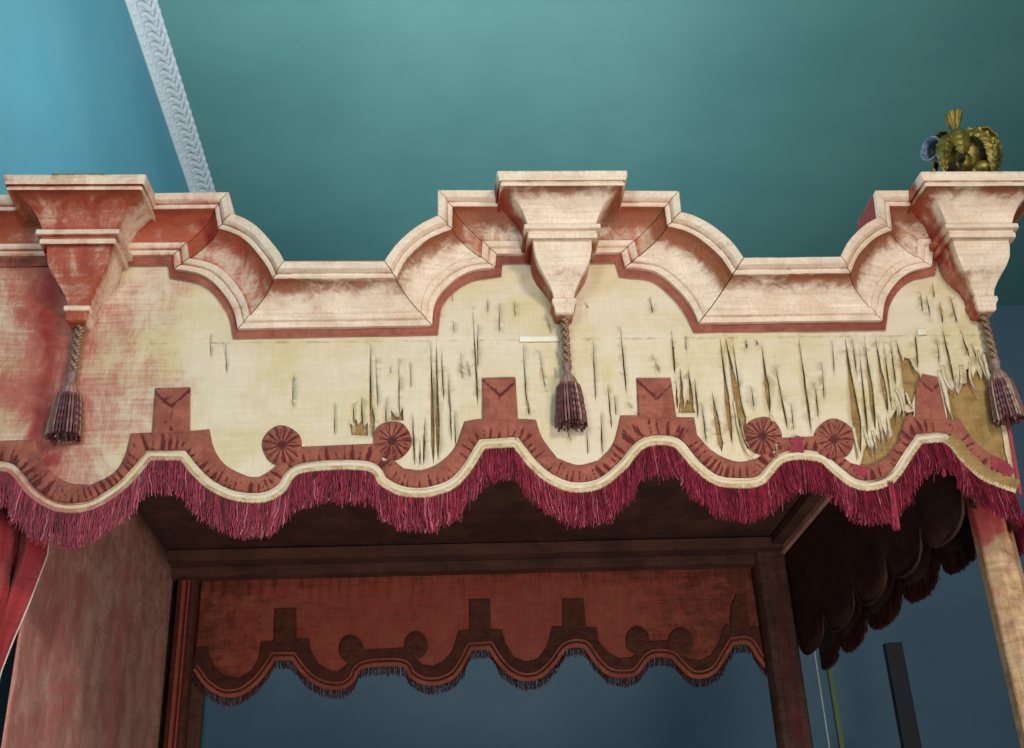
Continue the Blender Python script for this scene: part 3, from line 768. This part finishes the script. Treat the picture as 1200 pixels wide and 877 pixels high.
mb = MB(); mb.box((Xr-.055, D+.06, ZC-.022), (Xr-.004, B-.131, ZC+.004)); mb.build('side_rail', 'inner_dark', bed)
mb = MB(); mb.box((Xr-.012, D+.1, ZC-.042), (Xr+.004, B-.05, ZC-.023), (0, 0, .5)); mb.build('side_lath', 'inner_taupe', bed)

# front-edge inner board (back of the valance board)
mb = MB(); mb.box((onY(-90, 400).x, D+.016, onY(600, 392).z), (XC, D+.055, onY(600, 300).z)); mb.build('valance_board', 'backing', bed)

# rear valance: the same pattern one bed-length behind
dzB = onY(564, 703, B).z - onY(585, 442).z
kx = (onY(867, 700, B).x-onY(335, 712, B).x)/(onY(1090, 450).x-onY(202, 455).x)
ox = onY(335, 712, B).x-kx*onY(202, 455).x
def toB(p, dep): 
    q = onY(p[0], p[1], D); return Vector((ox+kx*q.x, B-dep, q.z+dzB))
back = None
mb = MB(); P = [p for p in EDGE_S if 12 < p[0] < 1189]
nn = 420; Pr = resample([Vector(p) for p in P], nn)
rows = []; cols = []
ztop = zr0+.03
for k in range(15):
    t = k/14; row = []; cc = []
    for p in Pr:
        a = toB(p, 0); z = a.z+(ztop-a.z)*t
        x = min(max(a.x, Xl+.02), Xr-.02)
        gath = (.010*math.sin(x*150+7*noise.noise(Vector((x*5, z*2, 0))))+.006*math.sin(x*260+z*60))*max(0, (t-.70)/.30)**.7*(.3+.7*abs(noise.noise(Vector((x*7, 1, 1)))*2))
        row.append(Vector((x, B+.006+.004*noise.noise(Vector((x*6, z*6, 0)))+gath, z)))
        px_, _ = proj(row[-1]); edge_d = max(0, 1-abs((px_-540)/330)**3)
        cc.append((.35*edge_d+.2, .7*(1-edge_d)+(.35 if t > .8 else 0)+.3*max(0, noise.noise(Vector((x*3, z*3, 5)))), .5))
    rows.append(row); cols.append(cc)
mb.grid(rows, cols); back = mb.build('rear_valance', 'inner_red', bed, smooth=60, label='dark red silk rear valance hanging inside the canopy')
so = back.modifiers.new('t', 'SOLIDIFY'); so.thickness = .002; so.offset = -1
lowB = [tuple(p) for p in offset(EDGE_S, -6)]
run = [p for p in UP_RUNS[0] if 12 < p[0] < 1178]; lo_ = [p for p in lowB if 12 < p[0] < 1178]
mb = MB(); mb.poly([toB(p, .006) for p in run+lo_[::-1]], Vector((0, .005, 0)), lambda p: (0, .3*(1+noise.noise(p*9)), .5)); mb.build('scroll_band', 'inner_trim', back)
for t in TABS:
    mb = MB(); mb.poly([toB(p, .009) for p in t], Vector((0, .003, 0))); mb.build('applique_tab', 'inner_trim', back)
for cx, cy_, r in ROS:
    mb = MB(); rows = []
    for i in range(6):
        t = i/5; rows.append([toB((cx+r*t*math.cos(a), cy_+r*t*math.sin(a)), .008+.006*math.sin(math.pi*t)*(.5+.5*abs(math.sin(a*4)))) for a in [2*math.pi*k/40 for k in range(40)]])
    mb.grid(rows, None, True); mb.build('rosette', 'inner_trim', back, smooth=60)
for d0, d1, mt, nm in ((-5, 1.5, 'inner_red', 'edge_piping'), (-12, -9, 'inner_red', 'band_piping')):
    mb = MB(); e = [p for p in EDGE_S if 12 < p[0] < 1178]; a = offset(e, d0); b = offset(e, d1)
    mb.grid([[toB(p, .004) for p in a], [toB(p, .0115) for p in a], [toB(p, .0115) for p in b], [toB(p, .004) for p in b]], [[(0, 0, .5)]*len(a)]*4); mb.build(nm, mt, back)

fringe([p for p in EDGE_S if 12 < p[0] < 1178], B, .032, 3.0, 'rear_fringe', 'fringe_dark', back, rad=.0016, seed=9, onp=lambda p, Y: toB(p, .004), layers=2)
# rear posts
def post(x0, x1, Y0, Y1, z0, z1, mat, name, par=bed, fl=True, cfun=None):
    mb = MB(); w = x1-x0; xs = []
    prof = [(0, .3), (.08, .08), (.25, 0), (.3, .05), (.36, 0), (.62, 0), (.68, .05), (.74, 0), (.92, .08), (1, .3)]
    rows = []; cols = []
    nz = 20
    for k in range(nz+1):
        z = z0+(z1-z0)*k/nz
        r = [Vector((x0+w*a, Y0+(Y1-Y0)*b, z)) for a, b in prof]+[Vector((x1, Y1, z)), Vector((x0, Y1, z))]
        rows.append(r); cols.append([cfun(k/nz) if cfun else (.5*(i in (4, 5, 6)), .3, .5) for i in range(len(r))])
    mb.grid(rows, cols, True); return mb.build(name, mat, par, smooth=30)
def at(x, y, Y): return onY(x, y, Y)
mb = MB(); mb.box((Xl-.06, B+.012, .1), (at(246, 700, B).x, B+.05, ZC)); mb.build('rear_dark_filler', 'inner_dark', bed)  # added dark box, fills the gap beside the rear post
xl0, xl1 = at(208, 700, B-.02).x, at(232, 700, B-.02).x
post(xl0, xl1, B-.05, B-.008, .1, zr0-.001, 'inner_trim', 'rear_post')
mb = MB(); mb.box((xl0+.02, B-.056, .1), (xl0+.032, B-.046, zr0-.01), (.8, 0, .5)); mb.box((xl0+.040, B-.056, .1), (xl0+.046, B-.046, zr0-.01), (.8, 0, .5)); mb.build('post_braid', 'inner_red', bed)
xr0, xr1 = at(889, 700, B-.05).x, at(925, 700, B-.05).x
post(xr0, xr1, B-.09, B-.02, .1, ZC-.036, 'inner_dark', 'rear_post')

# front right post, eight sided, wrapped in faded cloth
PY = D+.13
pc = at(1178.5, 690, PY); ph_ = .5*(at(1199, 690, PY).x-at(1157, 690, PY).x)
mb = MB(); rows = []; cols = []
for k in range(41):
    z = .12+(ZC-.12)*k/40; w = ph_*1.02
    row = []; cc = []
    for j in range(8):
        a = math.pi/8+j*math.pi/4
        row.append(Vector((pc.x+w*1.06*math.cos(a), PY+w*1.06*math.sin(a), z)))
        _, yy = proj(row[-1]); cc.append((.75*(1-sstep(590, 665, yy))+.25*(j in (4, 3)), .25, .5))
    rows.append(row); cols.append(cc)
mb.grid(rows, cols, True); o = mb.build('front_post', 'post', bed, label='pale front post wrapped in faded cloth'); 
bv = o.modifiers.new('b', 'BEVEL'); bv.width = .003; bv.limit_method = 'ANGLE'; bv.angle_limit = math.radians(30)

# left inner hanging (flat curtain along the left side)
mb = MB(); rows = []; cols = []
for i in range(61):
    y = B-.015-(B-.015-D-.16)*i/60; row = []; cc = []
    for k in range(25):
        z = ZC-.004-(ZC-.6)*k/24*.85
        fold = (.003*math.sin(y*13)+.002*math.sin(y*37+1))*min(1, k/6)
        fold += .010*noise.noise(Vector((y*3, z*.7, 0)))
        row.append(Vector((Xl+.004+fold, y, z)))
        cc.append((.3+.35*noise.noise(Vector((y*4, z*1.2, 3)))+.25*sstep(B-.3, D, y), .35*(1-min(1, k/8)), .5))
    rows.append(row); cols.append(cc)
mb.grid(rows, cols); o = mb.build('inner_side_hanging', 'inner_taupe', bed, smooth=60)
so = o.modifiers.new('t', 'SOLIDIFY'); so.thickness = .003

# right side valances (inner and outer) with rounded drops
def side_valance(X, tips, gap, topz, mat, name, fringe_mat=None, thick=.003):
    pts = [onX(x, y, X) for x, y in tips]
    zb = sum(p.z for p in pts)/len(pts); ys = sorted(p.y for p in pts)
    print(name, [(round(p.y, 2), round(p.z, 2)) for p in pts], 'ZC', round(ZC, 2))
    sp_ = (ys[-1]-ys[0])/(len(ys)-1)
    ys = [ys[0]-sp_*k for k in (1,)] + ys + [ys[-1]+sp_]
    edge = []
    for i, y in enumerate(ys):
        h0 = (y-ys[i-1])/2 if i else sp_/2; h1 = (ys[i+1]-y)/2 if i < len(ys)-1 else sp_/2
        for k in range(13):
            t = -1+2*k/12; yy = y+(h0 if t < 0 else h1)*t*.999
            z = zb+gap*(1-math.sqrt(max(0, 1-abs(t)**2.6)))
            edge.append((yy, z))
    edge = [(y, z) for y, z in edge if D+.03 < y < B-.0]
    mb = MB(); rows = []; cols = []
    for k in range(9):
        t = k/8; rows.append([Vector((X+.003*math.sin(y*18)*(1-t)+.004*noise.noise(Vector((y*5, t*4, 0))), y, z+(topz-z)*t)) for y, z in edge]); cols.append([(.2, .4, .5)]*len(edge))
    mb.grid(rows, cols); o = mb.build(name, mat, bed, smooth=60)
    so = o.modifiers.new('t', 'SOLIDIFY'); so.thickness = thick
    return o, edge
si, ed = side_valance(Xr+.012, [(952, 755), (989, 736), (1027, 707), (1067, 675), (1112, 645)], .085, ZC-.01, 'side_cloth', 'inner_side_valance')
mb = MB(); mb.tube([(Xr+.010, y, z+.004) for y, z in ed], .004, 5, (0, 0, .5)); mb.build('edge_cord', 'side_cloth', si, smooth=60)
XO = XC-.01
so_, ed = side_valance(XO, [(971, 773-8), (997, 751-9), (1037, 725-10), (1080, 692-11), (1125, 660-13)], .07, ZC+.1, 'side_cloth', 'outer_side_valance')
mb = MB(); r5 = random.Random(4)
E3 = resample([Vector((XO, y, z)) for y, z in ed], 700)
for i in range(2600):
    p = E3[r5.randrange(700)]+Vector((r5.uniform(-.004, .004), r5.uniform(-.002, .002), .004)); l = .05*(1+r5.uniform(-.12, .1))
    if p.z > E3[0].z+1: continue
    mb.tube([p, p+Vector((0, r5.uniform(-.002, .002), -l*.5)), p+Vector((r5.uniform(-.003, .003), r5.uniform(-.005, .005), -l))], .0011, 3, (0, 0, r5.random()), cap=False)
mb.build('side_fringe', 'fringe_dark', so_, fixn=False)
# outer fringe end just seen past the corner, crimson
mb = MB()
for i in range(260):
    y = D+.02+r5.random()*.14; z0 = onY(1193, 577).z+.045+.02*math.sin(y*30)-.1*0
    z0 = onY(1193, 590).z
    p = Vector((XC+.028+r5.uniform(-.004, .004), y, z0)); l = LFR*(.95+r5.uniform(-.1, .1))
    mb.tube([p, p+Vector((r5.uniform(-.003, .003), 0, -l*.5)), p+Vector((r5.uniform(-.005, .005), 0, -l))], .0009, 3, (0, 0, min(1, max(0, r5.gauss(.5, .2)))), cap=False)
mb.build('corner_fringe', 'fringe', bed, fixn=False)

# ================================================================== tassels
def tassel(tip, label):
    t = thing('tassel', tuple(tip), label, 'tassel', 'tassels hanging from the canopy brackets')
    S = PX; x, y, z = tip
    # twisted cord: two strands wound round one another, each plied
    mb = MB(); Lc = 62*S
    for ph in (0, math.pi):
        pts = []; 
        for k in range(61):
            s_ = k/60; a = ph+s_*3.1*2*math.pi
            pts.append((x+.0058*math.cos(a), y+.0058*math.sin(a), z-s_*Lc+.004))
        mb.tube(pts, .0054, 8, cf=lambda s_: (0, 0, .50+.28*math.sin(s_*170)))
    mb.build('cord', 'rope', t, smooth=60)
    # neck + head (turned and thread covered)
    mb = MB(); prof = [(0, 5), (2, 7), (6, 8), (9, 6.5), (12, 5.5), (15, 6), (17, 8.5), (20, 11.5), (24, 14), (28, 15.5), (31, 16), (33, 14)]
    rows = []; cols = []
    for h, r in prof:
        rows.append([Vector((x+r*S*.72*(1+.03*math.sin(k*2.1+h))*math.cos(2*math.pi*k/28), y+r*S*.72*math.sin(2*math.pi*k/28), z-Lc+.006-h*S*1.0)) for k in range(28)])
        cols.append([(0, 0, .6+.25*((k+int(h)) % 2)) for k in range(28)])
    ids = mb.grid(rows, cols, True); mb.f.append(tuple(ids[0])); mb.f.append(tuple(ids[-1]))
    hd = mb.build('head', 'skirt', t, smooth=60)
    zt = z-Lc-28*S
    mb = MB(); 
    mb.tube([(x+13.6*S*.85*math.cos(a), y+13.6*S*.85*math.sin(a), zt-.002+.002*math.sin(a*5)) for a in [2*math.pi*k/24 for k in range(25)]], .0042, 6, (.9, .3, .5), cap=False)
    mb.build('collar', 'crimson', hd, smooth=60)
    mb = MB(); r = random.Random(int(x*1000))
    for ring, cnt, rad0 in ((0, 30, 12.5), (1, 22, 9), (2, 12, 5)):
        for i in range(cnt):
            a = 2*math.pi*(i+.3*r.random())/cnt; l = (50+r.uniform(-2, 2))*S
            r0 = rad0*S; r1 = (rad0+5.5-ring*1.0)*S; pts = []; sh = r.choice((.15, .25, .3, .45, .5, .62, .9)); tw = r.choice((0, 1))
            for k in range(13):
                s_ = k/12; rr_ = r0+(r1-r0)*s_**.7+.0007*math.sin(s_*40)*tw
                pts.append((x+rr_*math.cos(a+.06*s_), y+rr_*math.sin(a+.06*s_), zt-l*s_))
            mb.tube(pts, lambda s_: .0027*(1+.15*math.sin(s_*60)), 6, cf=lambda s_, sh=sh, tw=tw: (0, 0, min(1, sh+(.3*math.sin(s_*110) if tw else 0))))
    mb.build('skirt', 'skirt', t, smooth=60)
    return t
tm = tassel(tip_m, 'purple brown tassel on a twisted gold cord below the middle bracket')
for tip, lab in ((tip_l, 'dark purple tassel on a twisted cord in front of the red stained cloth at left'), (tip_r, 'grey purple tassel on a gold cord at the right corner, beside the torn silk')):
    c = copy_tree(tm); c.location = tip; c['label'] = lab
    c.rotation_euler.z = .9 if tip is tip_l else 2.2

# ================================================================== brass ornament on the right bracket
FY = D-.125; zt = top_r
U = PX*.945
def F(x, y, dy=0): return onY(x, y, FY+dy)
fin = thing('brass_finial', (F(1130, 200).x, FY, zt), 'old brass leaf and cup finial lying on top of the right bracket', 'finial')
def ell(mb, c, r, n=28, m_=18, f=None):
    rows = []
    for i in range(m_+1):
        th = math.pi*i/m_; row = []
        for k in range(n):
            ph = 2*math.pi*k/n; s_ = f(th, ph) if f else 1
            row.append(Vector(c)+Vector((math.sin(th)*math.cos(ph)*r[0], math.sin(th)*math.sin(ph)*r[1], math.cos(th)*r[2]))*s_)
        rows.append(row)
    mb.grid(rows, None, True)
mb = MB(); c = F(1129, 184, .02); ell(mb, c, (30*U, 26*U, 31*U), 40, 24, f=lambda th, ph: 1+.035*math.cos(ph*9)*math.sin(th)); mb.build('bowl', 'brass', fin, smooth=60)
mb = MB(); ell(mb, F(1152, 198, -.012), (14*U, 12*U, 11*U)); mb.build('side_bulb', 'brass', fin, smooth=60)
mb = MB(); ell(mb, F(1152, 183, -.008), (11*U, 13*U, 8*U)); mb.build('opening_shade', 'dark', fin, smooth=60)  # solid dark ball in place of the shaded hollow
mb = MB(); ell(mb, F(1113, 200, -.012), (8*U, 13*U, 9*U)); mb.build('opening_shade', 'dark', fin, smooth=60)  # second dark ball, shade of a hollow as colour
mb = MB(); ell(mb, F(1129.5, 189, -.018), (10*U, 12*U, 12*U)); mb.build('boss', 'brass', fin, smooth=60)
def leaf(pts, w, face=(0, -1, 0), name='leaf', rib=9):
    """acanthus strap following pts: arched across, ribbed, with a lobed edge"""
    P = smooth_path(pts, 40); mb = MB(); rows = []
    fc_ = Vector(face).normalized()
    for i, p in enumerate(P):
        t = i/39; ax = (P[min(i+1, 39)]-P[max(i-1, 0)]).normalized(); sd = ax.cross(fc_).normalized(); up_ = sd.cross(ax).normalized()
        if up_.dot(fc_) < 0: up_ = -up_
        ww = w*(math.sin(math.pi*min(1, .22+t*.78))**.6)*(1+.10*math.cos(t*rib*2*math.pi)); row = []
        for k in range(-8, 9):
            u = k/8
            row.append(p+sd*ww*u+up_*(ww*.55*(1-u*u)+.09*w*math.cos((t+abs(u)*.10)*rib*2*math.pi)*(1-.4*u*u)+.12*w*(abs(u) < .1)))
        rows.append(row)
    mb.grid(rows); o = mb.build(name, 'brass', fin, smooth=50)
    s2 = o.modifiers.new('t', 'SOLIDIFY'); s2.thickness = .003; return o
leaf([F(1127, 160, -.02), F(1142, 157, -.035), (F(1157, 166, -.04)), F(1163, 184, -.035), F(1164, 204, -.03)], 13*U, (.35, -1, .45))
leaf([F(1119, 160, -.02), F(1109, 166, -.036), F(1106, 180, -.042), F(1108, 203, -.036)], 10.5*U, (-.3, -1, .1))
leaf([F(1122, 157, -.01), F(1126, 163, -.036), F(1129, 181, -.046)], 14*U, (0, -1, .4), rib=6)
leaf([F(1140, 158, .03), F(1156, 160, .045), F(1166, 180, .04), F(1168, 204, .03)], 12*U, (.8, .6, .4))
leaf([F(1112, 160, .03), F(1098, 168, .045), F(1096, 203, .04)], 12*U, (-.7, .7, .3))
mb = MB(); rows = []; b0 = F(1120, 160, .01); ax = F(1117, 135, .01)-b0
for t, r in ((-.2, 8), (0, 6), (.12, 4.6), (.28, 4.8), (.5, 7), (.75, 9.6), (.93, 11.3), (1, 11.6), (1, 10.2), (.8, 7), (.5, 3)):
    rows.append([b0+ax*t+Vector((math.cos(a), math.sin(a), .10*math.sin(a*2)*0))*(r*U*(1+.07*math.cos(a*14))) for a in [2*math.pi*k/84 for k in range(84)]])
mb.grid(rows, None, True); mb.build('fluted_cup', 'brass', fin, smooth=50)
mb = MB(); rows = []; c_a = F(1106, 180, .02); ad = (F(1090, 174, .0)-c_a); al = ad.length; ad.normalize(); u_ = ad.cross(Vector((0, 1, 0))).normalized(); w_ = ad.cross(u_)
for t, r in ((-.3, 14), (.6, 15), (.93, 15.6), (.95, 17), (1.0, 17), (1.02, 15), (.7, 13)):
    rows.append([c_a+ad*t*al+(u_*math.cos(a)+w_*math.sin(a))*r*U for a in [2*math.pi*k/36 for k in range(36)]])
mb.grid(rows, None, True); mb.build('socket_ring', 'steel', fin, smooth=50)
mb = MB(); hx = F(1128.5, 183, -.052)
mb.poly([hx+Vector((-4*U, 0, -3*U)), hx+Vector((0, 0, 4.5*U)), hx+Vector((4*U, 0, -3*U))], Vector((0, .02, 0))); mb.build('piercing_shade', 'dark', fin)  # dark solid triangle, the shade of the pierced hole as colour

# ================================================================== left front curtain
cur = thing('red_curtain', (onY(-20, 700, D+.1).x, D+.1, .05), 'red bed curtain with pale edge, drawn back at the far left under the fringe', 'curtain')
def curtain(edge_px, wid, name, Y0, seed, amp=.02):
    mb = MB(); rows = []; cols = []; E = resample([Vector(p) for p in edge_px], 30)
    for i, p in enumerate(E):
        r = []; c = []
        for k in range(41):
            u = k/40; q_ = onY(p.x, p.y, Y0)
            r.append(q_+Vector((-wid*u, amp*math.sin(u*wid*95+seed+i*.03)+.01*noise.noise(Vector((u*6, i*.1, seed))), 0)))
            c.append((.6+.4*noise.noise(Vector((u*9, i*.12, seed))), .2+.4*(math.sin(u*wid*95+seed) > .3), .5))
        rows.append(r); cols.append(c)
    mb.grid(rows, cols); o = mb.build(name, 'curtain', cur, smooth=60)
    s2 = o.modifiers.new('t', 'SOLIDIFY'); s2.thickness = .003
    e2 = MB(); e2.tube([r[0]+Vector((.0, -.002, 0)) for r in rows], .0016, 5, (.2, 0, .5)); e2.build('pale_edge', 'white_thread', o)
curtain([(58, 610), (54, 650), (33, 705), (14, 750), (-2, 790), (-16, 880)], .09, 'rear_fold', D+.14, 1, .012)
curtain([(18, 590), (15, 630), (8, 690), (0, 725), (-8, 780), (-16, 880)], .10, 'front_fold', D+.105, 2, .012)

# ================================================================== room
ZR = 5.0; YB = 6.15
def plane_struct(name, pts, mat, n=(0, 0, 0)):
    mb = MB(); th = Vector(n)
    ids = [mb.vert(p) for p in pts]; ids2 = [mb.vert(Vector(p)+th) for p in pts]
    mb.f += [tuple(ids), tuple(ids2[::-1])]
    for i in range(4): mb.f.append((ids[i], ids[(i+1) % 4], ids2[(i+1) % 4], ids2[i]))
    return structure(mb.build(name, mat))
re_ = onZ(212, 95, ZR); re2 = onZ(253, 222, ZR)
XE = (re_.x+re2.x)/2
def solve_p(x, y):
    d = ray(x, y); t = ((XE-ZR)-(CAM.x-CAM.z))/(d.x-d.z); q = CAM+d*t; return ZR-q.z
pw = .5*(solve_p(178, 95)+solve_p(222, 222))
print('room', XE, re_.x, re2.x, 'moulding', pw)
XW = XE-pw
plane_struct('ceiling', [(XW-.1, -1.5, ZR), (7, -1.5, ZR), (7, YB-.001, ZR), (XW-.1, YB-.001, ZR)], 'ceiling', (0, 0, .1))
plane_struct('left_wall', [(XW, -1.5, .002), (XW, YB-.001, .002), (XW, YB-.001, ZR-.001), (XW, -1.5, ZR-.001)], 'left_wall', (-.1, 0, 0))
plane_struct('back_wall', [(XW-.1, YB, -.05), (7, YB, -.05), (7, YB, ZR+.1), (XW-.1, YB, ZR+.1)], 'back_wall', (0, .1, 0))
plane_struct('floor', [(XW-.1, -1.5, 0), (7, -1.5, 0), (7, YB-.001, 0), (XW-.1, YB-.001, 0)], 'floor', (0, 0, -.1))
mo = thing('ceiling_moulding', (XE, 3, ZR), 'white leaf carved plaster moulding running along the teal ceiling', 'moulding')
mb = MB(); prof = [(0, 0), (.04, .0), (.06, .05), (.12, .07), (.2, .09), (.35, .16), (.5, .28), (.62, .45), (.7, .6), (.76, .72), (.86, .78), (.90, .86), (.98, .9), (1, 1)]
# u: share from ceiling edge (XE, ZR) to wall edge (XW, ZR-pw)
rows = []
for a, b in prof: rows.append([Vector((XE-pw*a, -1.4, ZR-.002-pw*b)), Vector((XE-pw*a, YB-.002, ZR-.002-pw*b))])
rows.append([Vector((XW+.001, -1.4, ZR-pw)), Vector((XW+.001, YB-.002, ZR-pw))])
mb.grid(rows); mb.build('bed_mould', 'plaster', mo, smooth=30)
mb = MB(); st = .058; k = int((YB-2.2)/st)
for i in range(k):
    y = 2.3+i*st
    pts = []
    for j in range(9):
        t = j/8; a = .16+.56*t; b = None
        for (a0, b0), (a1, b1) in zip(prof, prof[1:]):
            if a0 <= a <= a1: b = b0+(b1-b0)*(a-a0)/(a1-a0)
        pts.append((XE-pw*a+.004, y+.035*math.sin(t*math.pi*1.6), ZR-.006-pw*b))
    mb.tube(pts, lambda s_: .013*(.55+.45*math.sin(math.pi*s_)), 7)
    ell(mb, (XE-pw*.09, y, ZR-pw*.06), (.013, .019, .013), 10, 6)
    ell(mb, (XE-pw*.87, y, ZR-pw*.80), (.010, .017, .010), 8, 6)
    ell(mb, (XE-pw*.87, y+st/2, ZR-pw*.80), (.007, .008, .007), 8, 6)
mb.build('leaf_carving', 'plaster', mo, smooth=60)

# things beyond the bed at the lower right
a = onY(1040, 753, 4.9); b = onY(1057, 753, 4.9)
st_ = thing('black_stand', (.5*(a.x+b.x), 4.9, 0), 'slim black upright stand top against the slate blue wall behind the bed', 'stand')
mb = MB(); w = (b.x-a.x); mb.box((a.x+w*.15, 4.9, .02), (b.x, 4.93, a.z)); mb.build('upright', 'black', st_)
mb = MB(); mb.box((a.x-w*.2, 4.895, .02), (a.x+w*.14, 4.93, a.z-.004)); mb.build('side_flange', 'black', st_)
mb = MB(); mb.box((a.x-.14, 4.80, 0), (b.x+.14, 5.02, .018)); mb.build('base', 'black', st_)
a = onY(968, 772, 4.6)
gp = thing('green_strip', (a.x, 4.6, 0), 'thin pale green and white upright rod behind the side valance', 'rod')
mb = MB(); mb.box((a.x, 4.6, .0), (a.x+.018, 4.62, a.z)); mb.build('green_edge', 'green', gp)
mb = MB(); mb.tube([(onY(958, 780, 4.6).x, 4.61, 0), (onY(958, 780, 4.6).x, 4.61, onY(958, 762, 4.6).z)], .0025, 8); mb.build('white_rod', 'white_thread', gp)

# ================================================================== light
def area(name, loc, target, size, power, color):
    l = bpy.data.lights.new(name, 'AREA'); l.shape = 'RECTANGLE'; l.size = size[0]; l.size_y = size[1]; l.energy = power; l.color = color
    o = bpy.data.objects.new(name, l); COL.objects.link(o); o.location = loc
    o.rotation_euler = (Vector(target)-Vector(loc)).to_track_quat('-Z', 'Y').to_euler()
    return o
area('key_light', (1.3, -.9, 3.6), (0, D, 2.85), (.6, .45), 55, (1, .96, .9))
area('window_light', (-1.0, -.6, 3.0), (-1.2, D+.6, 4.2), (.8, 1.0), 40, (.86, .94, 1))
area('ceiling_fill_rear', (.5, 4.7, 3.1), (.5, 4.8, ZR), (1.8, .9), 22, (.92, .98, 1))  # unseen lamp added behind the canopy to brighten the far ceiling
area('ceiling_fill_front', (-.05, 3.15, 3.22), (.2, 2.2, ZR), (1.0, .6), 33, (.92, .97, 1))  # unseen lamp added above the tester to lift the ceiling, no real bounce
area('low_fill', (.9, .5, 1.0), (-.6, 3.5, 2.1), (.8, .5), 36, (1, .93, .88))  # unseen fill added to brighten the inside of the canopy
w = bpy.data.worlds.new('World'); scn.world = w; w.use_nodes = True
w.node_tree.nodes['Background'].inputs[0].default_value = (.75, .85, 1, 1); w.node_tree.nodes['Background'].inputs[1].default_value = .15

# ================================================================== camera
cd = bpy.data.cameras.new('Camera'); cam = bpy.data.objects.new('Camera', cd); COL.objects.link(cam)
cd.sensor_width = 36; cd.sensor_fit = 'HORIZONTAL'; cd.lens = FPX/1200*36; cd.clip_end = 100; cd.clip_start = .05
cam.matrix_world = Matrix(((RT.x, UP.x, -FW.x, CAM.x), (RT.y, UP.y, -FW.y, CAM.y), (RT.z, UP.z, -FW.z, CAM.z), (0, 0, 0, 1)))
scn.camera = cam
scn.view_settings.view_transform = 'Standard'; scn.view_settings.look = 'None'; scn.view_settings.exposure = 0; scn.view_settings.gamma = 1
scn.render.resolution_x = 1024; scn.render.resolution_y = 748
